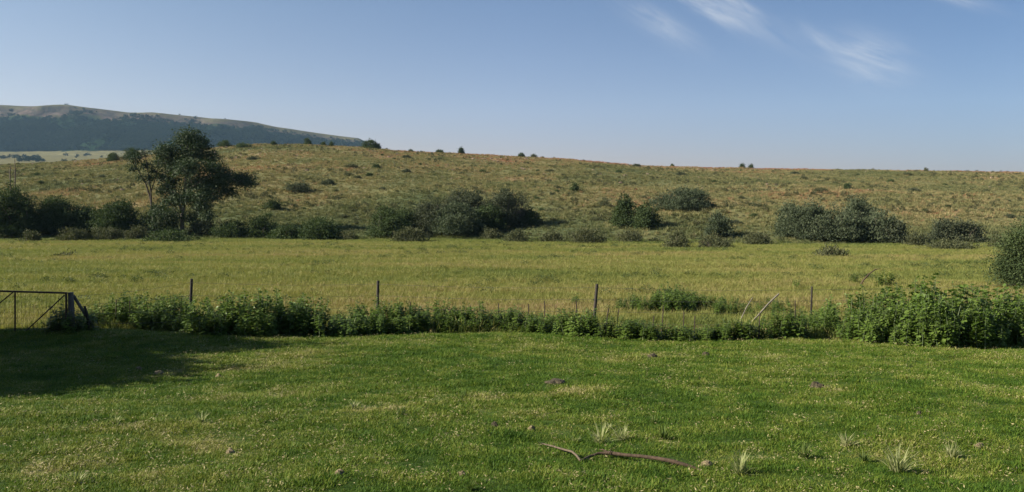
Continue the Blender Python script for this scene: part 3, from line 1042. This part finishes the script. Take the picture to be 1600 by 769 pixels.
spots = [(600, 243), (632, 247), (610, 250), (1155, 262), (855, 268), (835, 268), (400, 250), (432, 262), (455, 245), (545, 262), (575, 275), (640, 270),
         (655, 258), (690, 250), (700, 290), (760, 262), (790, 300), (675, 300), (720, 272), (930, 262), (965, 270), (1060, 275), (1110, 285), (1250, 280), (1280, 300),
         (1390, 285), (1425, 300), (1480, 290), (1540, 300), (1560, 320), (1450, 330), (1580, 340), (120, 268), (90, 290), (150, 300), (60, 275), (400, 290), (450, 320), (520, 300),
         (560, 330), (850, 330), (880, 350), (1180, 340), (1160, 310), (935, 345), (1420, 345), (1245, 272), (1340, 274), (560, 350), (540, 340), (420, 340), (1150, 350), (870, 300), (620, 300)]
for _ in range(46):
    spots.append((random.uniform(20, 1590), random.uniform(250, 330)))
first = set()
for k, (u, v) in enumerate(spots):
    p = place(u + random.uniform(-6, 6), v)
    if p.y > 279:
        continue
    j = k % 5
    o = protos[j] if j not in first else copy_thing(protos[j])
    first.add(j)
    s = random.uniform(.5, 1.0) if p.y > 150 else random.uniform(.35, .65)
    o.location = (p.x, p.y, p.z - .05); o.rotation_euler = (0, 0, random.uniform(0, 6.28)); o.scale = (s, s, s * random.uniform(.8, 1.1))
    z = 'far' if p.y > 150 else 'near'
    o['label'] = SHRUB_LABEL[z]; o['group'] = 'shrubs on the upper hillside' if z == 'far' else 'shrubs on the lower slope'


# ------------------------------------------------------------------ the trees at the left
def tree(name, base_uv, depth_back, lobes_px, trunks_px, label, seed, leafmat, barkmat, n, leaf, clump, cat='tree', droop=.5, depth_amp=1.6, rpx=1.0):
    r = np.random.default_rng(seed)
    p = place(*base_uv)
    if depth_back:
        p = Vector((p.x * (1 + depth_back / p.y), p.y + depth_back, 0)); p.z = float(ground(p.x, p.y))
    d = p.y
    root = empty(name, p)
    tag(root, label, cat)

    def P(u, v, dy=0.0):
        bx, bz = ray(u, v)
        return Vector((bx * d - p.x, dy, EYE + bz * d - p.z))
    lobes = []
    for (u, v, ru, rv) in lobes_px:
        c = P(u, v, r.normal(0, depth_amp))
        lobes.append((tuple(c), (ru * px(d) * rpx, ru * px(d) * .9 * rpx, rv * px(d) * rpx)))
    mb = MB()
    leaf_cloud(mb, lobes, n, leaf, r, 0, clump, 0, .42, .3, .5, droop)
    mb.build('crown', M[leafmat], root)
    tb = MB()
    for (pts, r0, r1) in trunks_px:
        q = [P(u, v, dy) for (u, v, dy) in pts]
        q[0].z = min(q[0].z, -.1) if pts[0][1] > 360 else q[0].z
        tb.tube(q, list(np.linspace(r0, r1, len(q))), 8)
    # branches from the upper trunk out to the lobes
    for c, rr in lobes:
        best = min((P(u, v, dy) for (pts, _, _) in trunks_px for (u, v, dy) in pts[1:]), key=lambda w: (w - Vector(c)).length + max(0, w.z - c[2]) * 2)
        e = Vector(c) + Vector((r.normal(0, .3), r.normal(0, .3), rr[2] * .3))
        tb.tube([best, best.lerp(e, .5) + Vector((0, 0, -.15)), e], [.085, .055, .02], 5)
        for _ in range(3):
            e2 = Vector(c) + Vector(tuple(unit(1, r)[0] * np.array(rr) * .9))
            tb.tube([best.lerp(e, .6), e2], [.035, .01], 4)
    tb.build('trunk', M[barkmat], root, smooth=True)
    return root


tree('gum_tree', (285, 366), 0,
     [(297, 216, 17, 12), (284, 226, 16, 13), (312, 228, 16, 13), (262, 242, 19, 15), (296, 244, 22, 17), (322, 250, 15, 15), (274, 264, 20, 17),
      (306, 268, 20, 17), (336, 266, 17, 13), (350, 280, 20, 14), (374, 284, 17, 13), (384, 288, 10, 9), (338, 290, 20, 14), (306, 292, 22, 17), (264, 290, 16, 15),
      (330, 308, 20, 13), (352, 302, 13, 9), (290, 314, 20, 14), (266, 318, 15, 13), (312, 326, 13, 12), (325, 322, 11, 10), (246, 254, 12, 11), (278, 338, 12, 10), (250, 300, 10, 11), (247, 276, 10, 9), (268, 352, 11, 9), (298, 356, 10, 8), (252, 352, 10, 9), (334, 338, 9, 8), (300, 342, 11, 9), (257, 336, 13, 11)],
     [(((285, 366, 0), (284, 340, .1), (287, 310, .2), (290, 280, 0), (289, 250, .2), (294, 222, 0)), .30, .06),
      (((287, 312, .2), (305, 290, -.4), (330, 275, -.5), (360, 278, -.3)), .16, .04),
      (((304, 345, .3), (309, 330, .2), (318, 312, .3)), .12, .05),
      (((285, 335, .1), (272, 305, .6), (265, 265, .8)), .15, .04)],
     'tall gum tree with pale trunk and big lopsided crown leaning right', 71, 'gum', 'gum_bark', 52000, .25, .34, rpx=1.0)
tree('thin_tree', (240, 366), 0,
     [(216, 252, 9, 10), (228, 262, 9, 8), (224, 240, 7, 6), (212, 266, 7, 6), (236, 282, 7, 7), (222, 280, 6, 6), (244, 330, 12, 12), (231, 345, 12, 12), (238, 268, 7, 7)],
     [(((240, 366, 0), (239, 335, 0), (234, 308, .1), (226, 285, .2), (212, 262, .2), (210, 245, .2)), .17, .03),
      (((237, 322, 0), (236, 295, -.1), (231, 262, -.2), (226, 232, -.1)), .11, .02),
      (((236, 300, 0), (246, 268, 0), (249, 246, 0)), .07, .02)],
     'thin half-bare tree with two dark stems left of the gum tree', 72, 'gum', 'dark_bark', 5200, .22, .24, depth_amp=.5)

# two bare dead trunks above the left bushes
for k, (pts, lab) in enumerate(((((16, 340, 0), (17, 300, 0), (15.5, 270, 0), (17, 258, 0)), 'taller bare dead trunk sticking up behind the leftmost bush'),
                                (((21, 340, 0), (23, 300, 0), (24, 270, 0), (23, 249, 0)), 'slightly right, thinner dead trunk behind the leftmost bush'))):
    p = place(18 + 5 * k, 352)
    p.y += 3; p.z = float(ground(p.x, p.y))
    root = empty('dead_tree', p)
    tag(root, lab, 'dead tree')
    mb = MB()
    q = []
    for (u, v, dy) in pts:
        bx, bz = ray(u, v)
        q.append(Vector((bx * p.y - p.x, 0, EYE + bz * p.y - p.z)))
    q[0] = Vector((q[0].x, 0, -.2))
    mb.tube(q, [.11, .09, .07, .035], 6)
    mb.build('trunk', M['bark'], root, smooth=True)
    mb = MB()
    for s_, dz, ln in ((1, .0, .7), (-1, .5, .5), (1, 1.0, .45)):
        b = q[2] + Vector((0, 0, dz - .6))
        mb.tube([b, b + Vector((s_ * ln * .5, .1, ln * .6)), b + Vector((s_ * ln * .7, .1, ln * 1.2))], [.035, .025, .01], 5)
    mb.build('branch', M['bark'], root)

# big dark bush at the right edge, this side of the hill
p = place(1602, 452)
bush('bush', (p.x + .1, p.y, p.z), 92 * px(p.y), 112 * px(p.y), 'dark', 'big dark bush cut off by the right edge of the picture', None, 77, dens=6.0)
# trees out of frame on the left: their shade lies across the lawn and the gate
for k, (X, Y, Wd, H) in enumerate(((-15.6, 10.2, 4.6, 3.9), (-17.0, 12.4, 5.4, 6.3), (-18.4, 15.2, 5.0, 7.4), (-19.6, 16.4, 4.8, 6.8), (-22.0, 12.0, 5.4, 6.6), (-23.5, 12.6, 6.0, 8.2))):
    r = np.random.default_rng(900 + k)
    z = float(ground(X, Y))
    root = empty('shade_tree', (X, Y, z))
    tag(root, ('nearest and lowest', 'second nearest', 'third nearest', 'farthest', 'outer near', 'outer far')[k] + ' one of the leafy trees left of the gate, shading the lawn', 'tree', 'shade trees beside the lawn')
    mb = MB()
    lobes = [((r.normal(0, Wd * .2), r.normal(0, Wd * .2), H * r.uniform(.25, .8)), (Wd * .27, Wd * .27, H * .2)) for _ in range(14)]
    lobes.append(((0, 0, H * .4), (Wd * .45, Wd * .45, H * .38)))
    leaf_cloud(mb, lobes, 16000, .30, r, .1, .3, 0, .55, .4, .3)
    mb.build('crown', M['dark'], root)
    tb = MB()
    tb.tube([(0, 0, -.2), (.1, 0, H * .3), (0, .1, H * .7)], [.22, .17, .07], 8)
    for c, _ in lobes:
        tb.tube([(.05, 0, H * .3), c], [.09, .03], 5)
    tb.build('trunk', M['bark'], root, smooth=True)


# ------------------------------------------------------------------ leafy weeds along the fence
def weed_mesh(seed, stalks, leaf, spread):
    r = np.random.default_rng(seed)
    mb = MB()
    for _ in range(stalks):
        a = r.uniform(0, 6.283); q = spread * math.sqrt(r.uniform(0, 1))
        b = np.array([math.cos(a) * q, math.sin(a) * q, -.03])
        h = r.uniform(.62, 1.0)
        tip = b + np.array([r.normal(0, .06), r.normal(0, .06), h])
        mid = (b + tip) / 2 + np.array([r.normal(0, .03), r.normal(0, .03), 0])
        mb.tube([b, mid, tip], [.010, .008, .003], 4, 1, False)
        n = int(r.integers(48, 64))
        s = r.uniform(.08, 1.0, n) ** .85
        C = np.where(s[:, None] < .5, b + (mid - b) * s[:, None] * 2, mid + (tip - mid) * (s[:, None] - .5) * 2)
        az = np.arange(n) * 2.4 + r.normal(0, .4, n)
        out = np.stack([np.cos(az), np.sin(az), 0 * az], 1)
        size = leaf * (1.15 - .62 * s) * r.uniform(.7, 1.3, n)
        pet = .055 * (1.2 - s)[:, None]
        C = C + out * pet
        dz = r.normal(-.35, .35, n) + .9 * sstep(.8, 1.0, s)
        D = out + np.stack([0 * az, 0 * az, dz], 1)
        N = np.stack([0 * az, 0 * az, np.ones(n)], 1) + out * .55 + r.normal(0, .25, (n, 3))
        mb.leaves(C, D, N, size, size * r.uniform(.75, .95, n), 0, .10)
    return mb.mesh('weed_plant', [M['weed'], M['weed_stem']])


weed_protos = [weed_mesh(700 + k, 7 + k % 3, .105, .25) for k in range(8)]
BASE_U = [60, 80, 150, 200, 300, 400, 520, 700, 800, 900, 1000, 1050, 1200, 1300, 1400, 1450, 1530, 1600, 1700]
BASE_V = [521, 520, 514, 512, 522, 527, 526, 520, 520, 525, 530, 533, 530, 530, 538, 545, 545, 540, 540]
TOP_U = [78, 92, 104, 118, 140, 150, 172, 200, 240, 290, 310, 330, 350, 390, 440, 490, 512, 530, 545, 570, 600, 650, 700, 760, 800, 830, 860, 900, 960, 1000, 1050, 1100, 1150, 1200, 1250, 1290, 1320, 1380, 1450, 1540, 1600, 1700]
TOP_V = [500, 482, 480, 478, 486, 474, 463, 458, 458, 460, 466, 464, 460, 455, 457, 460, 476, 484, 478, 468, 470, 466, 470, 474, 478, 482, 490, 490, 500, 503, 508, 508, 506, 500, 485, 472, 458, 450, 442, 446, 452, 456]


def weed(p, h, label, group, wide=1.0):
    o = bpy.data.objects.new('weed_plant', random.choice(weed_protos))
    COL.objects.link(o)
    o.location = (p.x, p.y, p.z - .02)
    s = h
    o.scale = (s * wide, s * wide, s)
    o.rotation_euler = (random.gauss(0, .09), random.gauss(0, .09), random.uniform(0, 6.283))
    tag(o, label, 'weed', group)
    return o


def row(u0, u1, step, rows, label, group, wide=1.0, frac=1.0):
    u = u0
    while u < u1:
        for j in range(rows):
            if random.random() > frac:
                continue
            uu = u + random.uniform(-.5, .5) * step
            vb = np.interp(uu, BASE_U, BASE_V); vt = np.interp(uu, TOP_U, TOP_V) + random.uniform(-2, 9)
            p = place(uu, vb)
            dy = j * .42 + random.uniform(-.12, .12)
            p = Vector((p.x * (1 + dy / p.y), p.y + dy, 0)); p.z = float(ground(p.x, p.y))
            _, bz = ray(uu, vt)
            h = EYE + bz * p.y - p.z
            h *= 1.2 if rows > 1 else 1.45
            if j == 0 and rows > 2:
                h *= random.uniform(.45, .8)
            elif j == 1 and rows > 2:
                h *= random.uniform(.75, .95)
            weed(p, max(.2, h), label, group, wide * (1.0 if h > .7 else 1.25) * (.8 + .35 / max(h, .5)))
        u += step


row(88, 150, 12, 2, 'low dark leafy weed in the shade around the wooden gate post', 'weeds around the gate post')
row(156, 512, 19, 3, 'tall broad-leaved weed in the half-shaded hedge right of the gate', 'weeds in the left hedge')
row(534, 866, 18.5, 3, 'tall sunlit broad-leaved weed in the middle stretch of the fence', 'weeds along the middle fence')
row(870, 1245, 13.5, 1, 'short leafy weed in the thin gappy stretch of fence right of centre', 'weeds in the gappy fence stretch', 1.0, .85)
row(872, 1245, 30, 1, 'short leafy weed in the thin gappy stretch of fence right of centre', 'weeds in the gappy fence stretch', 1.0, .7)
# dense thicket at the right
for k in range(78):
    uu = 1228 + (k // 6) * 33.5 + random.uniform(-4, 34)
    depth = (0, .35, .7, 1.1, 1.6, 2.1)[k % 6]
    vb = np.interp(uu, BASE_U, BASE_V); vt = np.interp(uu, TOP_U, TOP_V) + random.uniform(-3, 6)
    p = place(uu, vb)
    y2 = p.y + depth + random.uniform(-.15, .15)
    p = Vector((p.x * y2 / p.y, y2, 0)); p.z = float(ground(p.x, p.y))
    _, bz = ray(uu, vt)
    h = (EYE + bz * p.y - p.z)
    h *= 1.16 * (min(1.0, .62 + depth * .24) if depth else random.uniform(.42, .62))
    weed(p, h, 'leafy weed massed in the tall green thicket at the right end of the fence', 'weeds in the right thicket', (1.05 if h > .8 else 1.25))
# patch beyond the fence
for k in range(42):
    uu = random.gauss(1045, 46); vv = random.uniform(478, 492)
    p = place(uu, vv)
    h = random.uniform(.6, .95) * max(.55, 1 - abs(uu - 1045) / 220)
    weed(p, h, 'green leafy weed in the isolated patch beyond the fence', 'weeds in the patch beyond the fence', 1.15)
for k in range(16):
    p = place(random.uniform(1120, 1235), random.uniform(480, 496))
    weed(p, random.uniform(.35, .62), 'small weed scattered beyond the fence by the leaning poles', 'weeds beyond the leaning poles', 1.1)
# a few single plants
for u, v, hp, lab in ((1385, 449, 30, 'lone leafy weed standing in the meadow behind the right thicket'),
                      (1333, 444, 20, 'thin dark weed in the meadow left of the arched dry stem'),
                      (1246, 452, 18, 'small dark weed alone in the meadow above the short fence post'),
                      (898, 478, 22, 'spindly pale weed just behind the fence near the tallest leaning post'),
                      (627, 650, 20, 'small upright weed on the lawn casting a shadow across the dry track'),
                      (1420, 576, 15, 'small dark weed on the lawn below the right thicket'),
                      (724, 620, 14, 'tiny dark weed on the lawn just above the dry track'),
                      (305, 650, 14, 'tiny weed near the dry track at the left of the lawn')):
    p = place(u, v)
    weed(p, hp * px(p.y), lab, None, 1.9 if u == 1385 else 1.3)

# ------------------------------------------------------------------ wire fence
fb = place(930, 523)
fence = empty('wire_fence', fb)
tag(fence, 'wire fence with tall dark posts and thin droppers running through the weeds', 'fence')
POSTS = [(296, 520, 299, 436), (588, 514, 590.5, 439), (927, 522, 933, 444), (1266, 520, 1269, 448)]
DROPS = [(180, 512, 181, 468), (202, 514, 202, 470), (826, 518, 826, 475), (851, 514, 851, 470), (899, 518, 901, 471), (945, 520, 951, 482), (963, 520, 967, 483), (1033, 524, 1037, 478),
         (1018, 522, 1022, 494), (1068, 525, 1069, 487), (1085, 525, 1086, 494), (1185, 532, 1188, 489), (1243, 526, 1243, 470), (778, 516, 779, 474), (735, 516, 735, 478), (416, 520, 417, 462), (640, 515, 641, 472)]


def fence_pt(u, v):
    p = place(u, v); return p


tops = []
for j, (u0, v0, u1, v1) in enumerate(POSTS + DROPS):
    p = place(u0, v0)
    y = p.y + .12
    bx, bz = ray(u0, v0); b = Vector((bx * y, y, float(ground(bx * y, y)) - .12))
    bx, bz = ray(u1, v1); t = Vector((bx * y, y + .02, EYE + bz * y))
    mb = MB()
    big = j < len(POSTS)
    rad = (.045 if u0 != 1266 else .03) if big else .016
    mb.tube([b - fb, b.lerp(t, .5) - fb + Vector((random.uniform(-.01, .01), 0, 0)), t - fb], [rad, rad * .95, rad * .88], 8 if big else 5)
    mb.build('post' if big else 'dropper', M['post'] if big else M['steel'], fence, smooth=True)
    if big:
        tops.append((b, t))
# strand ends: gate post on the left, beyond the thicket on the right
pl_ = place(108, 520); pl_t = Vector((ray(108, 460)[0] * pl_.y, pl_.y + .1, EYE + ray(108, 460)[1] * pl_.y))
pr = place(1720, 528); pr_b = Vector((pr.x, pr.y + 1.2, float(ground(pr.x, pr.y)))); pr_t = pr_b + Vector((0, 0, 1.4))
line = [(pl_, pl_t)] + tops + [(pr_b, pr_t)]
for f in (.28, .50, .72, .94):
    mb = MB()
    pts = []
    for (b0, t0), (b1, t1) in zip(line[:-1], line[1:]):
        a, c = b0.lerp(t0, f), b1.lerp(t1, f)
        for s in np.linspace(0, 1, 9)[:-1]:
            q = a.lerp(c, float(s)); q.z -= .05 * math.sin(math.pi * s); q.y -= .05
            pts.append(q - fb)
    pts.append(line[-1][0].lerp(line[-1][1], f) - fb)
    mb.tube(pts, .0032, 4)
    mb.build('wire_strand', M['wire'], fence)

# two pale poles leaning in the fence
for (a, b, r0, r1, lab) in (((1146, 518), (1176, 465), .017, .012, 'pale weathered pole leaning right in the fence, the steeper and left of two'),
                            ((1165, 512), (1217, 459), .019, .023, 'pale weathered pole leaning far over in the fence, right of two')):
    p = place(*a); p.y += .25
    A = Vector((ray(*a)[0] * p.y, p.y, 0)); A.z = float(ground(A.x, A.y)) - .03
    y2 = p.y + .2
    B = Vector((ray(*b)[0] * y2, y2, EYE + ray(*b)[1] * y2))
    mb = MB()
    mb.tube([(0, 0, 0), (B - A) * .33 + Vector((.015, 0, -.01)), (B - A) * .7 + Vector((-.01, 0, .012)), B - A], [r0, (r0 + r1) / 2, (r0 + r1) / 2 * 1.05, r1], 7)
    tag(mb.build('leaning_pole', M['dead'], None, A, True), lab, 'pole')

# arched dry stem behind the thicket
p = place(1342, 450)
mb = MB()
pts = []
for (u, v) in ((1341, 450), (1349, 438), (1358, 428), (1368, 421), (1376, 420)):
    bx, bz = ray(u, v); pts.append(Vector((bx * p.y, p.y, EYE + bz * p.y)) - p)
pts[0].z = -.05
mb.tube(pts, [.035, .032, .028, .02, .01], 6)
tag(mb.build('dry_stem', M['stick'], None, p, True), 'arched brown dry stem rising behind the right thicket', 'dry stem')

# ------------------------------------------------------------------ gate
gp = place(109, 520)
GY = gp.y


def G(u, v, dy=0.0):
    bx, bz = ray(u, v)
    y = GY + dy
    return Vector((bx * y, y, EYE + bz * y))


g0 = G(-70, 540); g0.z = gp.z
gate = empty('farm_gate', (g0.x, g0.y, g0.z))
tag(gate, 'tubular steel farm gate with wire mesh and diagonal braces at the left edge', 'gate')
GO = Vector(gate.location)


def bar(name, a, b, r, mat='steel', par=None, org=None, sides=8):
    mb = MB()
    o_ = GO if org is None else org
    mb.tube([a - o_, b - o_], [r, r], sides)
    return mb.build(name, M[mat], par or gate, smooth=True)


bl = 531
bar('top_rail', G(-70, 453), G(105, 458), .022)
bar('bottom_rail', G(-70, bl), G(105, bl), .02)
bar('upright', G(103.5, 458), G(103.5, bl), .022)
bar('upright', G(23.5, 456), G(23.5, bl), .018)
bar('upright', G(-68, 453), G(-68, bl), .022)
bar('diagonal_brace', G(101, 461, .03), G(30, 527, .03), .014)
bar('diagonal_brace', G(20, 457, .03), G(-66, 527, .03), .014)
mb = MB()
for u in np.arange(-64, 103, 6.5):
    mb.tube([G(u, 456, .012) - GO, G(u, bl, .012) - GO], .0022, 3, 0, False)
for v in (464, 472, 480, 488, 497, 506, 515, 523):
    mb.tube([G(-68, v, .016) - GO, G(104, v, .016) - GO], .0024, 3, 0, False)
mb.build('wire_mesh', M['wire'], gate)
# post with strut
po = G(112, 520, .05); po.z = float(ground(po.x, po.y))
post = empty('gate_post', po)
tag(post, 'thick weathered wooden gate post with a slanting strut behind it', 'post')
mb = MB()
t = G(110.5, 457, .05)
mb.tube([Vector((0, 0, -.2)), Vector((t.x - po.x, 0, (t.z - po.z) * .6)), Vector((t.x - po.x, 0, t.z - po.z))], [.068, .064, .060], 10)
mb.build('pole', M['gatepost'], post, smooth=True)
mb = MB()
a = G(115, 462, .12) - po; b = G(146, 512, .5) - po
mb.tube([a, b], [.035, .035], 7)
mb.build('strut', M['gatepost'], post, smooth=True)
s0 = G(140, 505, .3)
mb = MB()
e = G(132, 478, .3) - s0
mb.tube([Vector((0, 0, -.3)), e * .5, e], [.03, .03, .026], 7)
tag(mb.build('stake', M['post'], None, s0, True), 'short dark stake leaning left beside the gate post strut', 'stake')

# ------------------------------------------------------------------ things lying on the lawn
o_ = place(950, 712)
fallen = empty('fallen_branch', o_)
tag(fallen, 'brown fallen branch lying bent on the lawn in the foreground', 'branch')


def L(u, v, up):
    p = place(u, v + up / px(6.6))
    return Vector((p.x, p.y, p.z + up)) - o_


mb = MB()
mb.tube([L(907, 720, .03), L(920, 714, .035), L(935, 709, .04), L(952, 708, .045), L(975, 711, .05), L(1000, 713, .05), L(1030, 717, .05), L(1052, 721, .045), L(1075, 728, .03), L(1094, 735, .012)],
        [.009, .011, .012, .018, .0145, .015, .0165, .018, .0155, .012], 9)
mb.build('limb', M['stick'], fallen, smooth=True)
mb = MB()
mb.tube([L(907, 720, .03), L(901, 712, .05), L(894, 706, .055), L(880, 702, .05), L(862, 696, .05), L(848, 693, .04)], [.010, .010, .010, .009, .008, .006], 7)
mb.tube([L(848, 693, .04), L(842, 691, .05)], [.006, .002], 5)
mb.tube([L(849, 693, .04), L(842, 697, .03)], [.005, .002], 5)
mb.build('side_twig', M['twig_bark'], fallen, smooth=True)
mb = MB()
mb.tube([L(952, 708, .045), L(942, 702, .07), L(936, 702, .06)], [.009, .006, .002], 5)
mb.tube([L(952, 708, .05), L(956, 700, .09)], [.007, .002], 5)
mb.build('stub', M['stick'], fallen, smooth=True)


def lump(name, u, v, wpx, hpx, mat, label, cat, group=None, seed=0):
    import bmesh
    p = place(u, v)
    r = np.random.default_rng(1300 + seed)
    w = wpx * px(p.y) * .5; h = hpx * px(p.y)
    bm = bmesh.new()
    bmesh.ops.create_icosphere(bm, subdivisions=3, radius=1)
    off = r.uniform(0, 50)
    for vv in bm.verts:
        n = fbm(np.array(vv.co.x * 2 + off + vv.co.z), np.array(vv.co.y * 2 + off), seed, 3)
        s = .55 + .9 * float(n)
        vv.co = (vv.co.x * w * s, vv.co.y * w * .8 * s, max(vv.co.z, -.3) * h * s)
    me = bpy.data.meshes.new(name); bm.to_mesh(me); bm.free()
    me.materials.append(M[mat])
    o = bpy.data.objects.new(name, me); COL.objects.link(o)
    o.location = (p.x, p.y, p.z + .005)
    return tag(o, label, cat, group)


for k, (u, v, w, h, mt, lab) in enumerate((
        (1277, 607, 24, 9, 'clod', 'brown dung clod on the right lawn, the largest dark lump'),
        (868, 599, 30, 6, 'clod', 'flat dark dung pat in the middle of the lawn'),
        (1020, 559, 16, 6, 'clod', 'brown clod on the lawn below the gappy fence'),
        (1102, 557, 14, 6, 'clod', 'small black clod on the lawn below the leaning poles'),
        (360, 710, 16, 8, 'clod_pale', 'pale clod on the left foreground lawn'),
        (216, 579, 10, 6, 'clod_pale', 'small pale clod at the edge of the shade on the lawn'),
        (248, 586, 16, 6, 'clod_pale', 'pale crumbly clod in the lawn just outside the shade'),
        (341, 590, 11, 5, 'clod_pale', 'small tan clod on the left lawn right of the shade'),
        (773, 668, 13, 8, 'clod', 'dark crumbled clod on the middle foreground lawn'),
        (530, 743, 16, 8, 'clod_pale', 'tan clod at the bottom of the lawn left of centre'),
        (722, 745, 15, 8, 'clod_pale', 'tan-red clod at the bottom of the lawn near the centre'),
        (1104, 728, 18, 7, 'clod_pale', 'tan clod lying beside the thick end of the fallen branch'),
        (1530, 700, 16, 6, 'clod_pale', 'tan clod in the right foreground lawn'),
        (830, 673, 10, 8, 'clod_pale', 'small pale clod above the left end of the fallen branch'),
        (1436, 648, 8, 5, 'clod', 'little dark clod on the right foreground lawn'))):
    lump('soil_clod', u, v, w, h, mt, lab, 'clod', None, k)

# taller tufts standing out of the lawn
tuft_a = leaf_mat('pale tuft blades', [(0, (.16, .20, .07)), (.5, (.31, .33, .15)), (1, (.50, .48, .30))], .3, .6, .2)
tuft_g = leaf_mat('green tuft blades', [(0, (.06, .10, .02)), (.5, (.10, .15, .035)), (1, (.20, .22, .08))], .3, .6, .2)
for k, (u, v, hp, wp, mt, lab) in enumerate((
        (1402, 738, 46, 44, tuft_a, 'largest pale grass tuft on the right foreground lawn'),
        (1488, 716, 30, 34, tuft_a, 'pale grass tuft right of the largest one on the lawn'),
        (1156, 742, 42, 26, tuft_a, 'yellowish tall tuft just right of the fallen branch'),
        (938, 694, 34, 30, tuft_a, 'white-bladed tuft directly above the bend of the fallen branch'),
        (972, 690, 28, 24, tuft_a, 'pale tuft right of the white-bladed one behind the fallen branch'),
        (1038, 688, 30, 16, tuft_g, 'slim green-yellow tuft behind the middle of the fallen branch'),
        (898, 692, 16, 10, tuft_a, 'tiny pale tuft at the left bend of the fallen branch'),
        (1322, 698, 26, 24, tuft_a, 'straw-coloured tuft in the right foreground lawn'),
        (1258, 715, 26, 30, tuft_g, 'sprawling green tuft left of the straw-coloured one'),
        (1350, 722, 20, 14, tuft_g, 'small green tuft left of the largest pale one'),
        (314, 662, 22, 16, tuft_a, 'pale tuft standing on the dry track at the left'),
        (180, 662, 14, 30, tuft_a, 'low straw tuft on the dry track far left'),
        (120, 758, 26, 22, tuft_a, 'pale tuft at the bottom left of the lawn'),
        (552, 640, 18, 8, tuft_a, 'thin pale tuft on the dry track left of the small weed'),
        (1020, 662, 14, 10, tuft_g, 'short green tuft in the lawn above the slim green-yellow one'),
        (950, 672, 12, 20, tuft_a, 'low dry tuft further behind the fallen branch'),
        (735, 766, 18, 18, tuft_g, 'green tuft cut by the bottom edge near the centre'),
        (480, 665, 12, 16, tuft_g, 'low green tuft just below the dry track'))):
    p = place(u, v)
    mb = MB()
    h = hp * px(p.y)
    nb = int(26 + wp * 1.9)
    mb.add(*blades(nb, h * .35, h * 1.15, .0105, wp * px(p.y) * .16, .46, 1500 + k, .35))
    tag(mb.build('grass_tuft', mt, None, p), lab, 'grass tuft')

# ------------------------------------------------------------------ far woods
r = np.random.default_rng(77)
fp = []
for k in range(4):
    mb = MB()
    lobes = [((r.normal(0, 1.4), r.normal(0, 1.4), r.uniform(2, 5)), (2.6, 2.6, 2.2)) for _ in range(4)]
    leaf_cloud(mb, lobes, 150, 1.7, r, 0, .7, 0, .7, .6, 0)
    fp.append(mb.mesh('far_tree', [M['forest']]))
forest_lib = library('far_tree', fp)
b = r.uniform(-.95, -.15, 60000); y = r.uniform(1960, 2560, 60000); x = b * y
t = mountain_tint(x, y)
nz = fbm(x * .008, y * .008, 95, 3)
k = (t > .14) & (r.uniform(0, 1, len(x)) < .55 * sstep(.30, .5, nz) * sstep(.68, .5, t) + .12) & (t < .66) & (ground(x, y) > 105) | (t > .64) & (t < .86) & (r.uniform(0, 1, len(x)) < .14 * sstep(.4, .6, fbm(x * .014, y * .01, 96, 3)))
x, y = x[k][:14000], y[k][:14000]
scatter('far_forest', forest_lib, np.stack([x, y, ground(x, y) - 1], 1), r.uniform(.6, 1.4, len(x)), np.zeros(len(x)),
        'dark forest covering the slope of the distant mountain', 'forest', .05)
# tree belts on the pale plain and lone trees on the plateau
pts = []
for (u0, u1, v0, v1, n) in ((28, 70, 250, 254, 34), (0, 60, 246, 249, 40), (72, 165, 252, 255, 5), (80, 170, 243, 247, 8)):
    for _ in range(n):
        bx, bz = ray(r.uniform(u0, u1), r.uniform(v0, v1))
        ys = np.arange(700, 2100, 4.0)
        g = ground(bx * ys, ys)
        h = np.argmax((EYE + bz * ys) <= g)
        if h:
            pts.append((bx * ys[h], ys[h], float(g[h])))
pts = np.array(pts)
scatter('far_tree_belt', forest_lib, pts, r.uniform(.5, 1.1, len(pts)), np.zeros(len(pts)),
        'thin belts of dark trees on the pale plain below the mountain', 'forest', .05)
for (u, s, lab) in ((105, .62, 'low dark clump of trees on the highest point of the mountain'), (281, .8, 'lone tree on the mountain skyline, left of two'),
                    (352, .6, 'lone tree on the mountain skyline, right of two')):
    bx, _ = ray(u, 180)
    ys = np.arange(2300, 2900, 5.0)
    g = (ground(bx * ys, ys) - EYE) / ys
    yb = float(ys[np.argmax(g)])
    o = bpy.data.objects.new('far_tree', fp[0]); COL.objects.link(o)
    o.location = (bx * yb, yb, float(ground(bx * yb, yb)) - 1); o.scale = (s * (3 if u == 105 else 1), s, s)
    tag(o, lab, 'tree')

# ------------------------------------------------------------------ haze
HAZE = 0.00006
X0, X1, Y0, Y1, Z0, Z1 = -5200, 5200, -300, 3600, -14, 420
V = [(x, y, z) for z in (Z0, Z1) for x, y in ((X0, Y0), (X1, Y0), (X1, Y1), (X0, Y1))]
mb = MB()
mb.add(V, [(0, 3, 2, 1), (4, 5, 6, 7), (0, 1, 5, 4), (1, 2, 6, 5), (2, 3, 7, 6), (3, 0, 4, 7)])
hm, ht, ho = new_mat('haze air')
pv = nd(ht, 'ShaderNodeVolumePrincipled')
pv.inputs['Color'].default_value = (.42, .70, 1.0, 1)
pv.inputs['Density'].default_value = HAZE
pv.inputs['Anisotropy'].default_value = 0.0
ht.links.new(pv.outputs[0], ho.inputs['Volume'])
tag(mb.build('haze', hm), 'thin bluish haze filling the air over the valley', 'haze', kind='stuff')
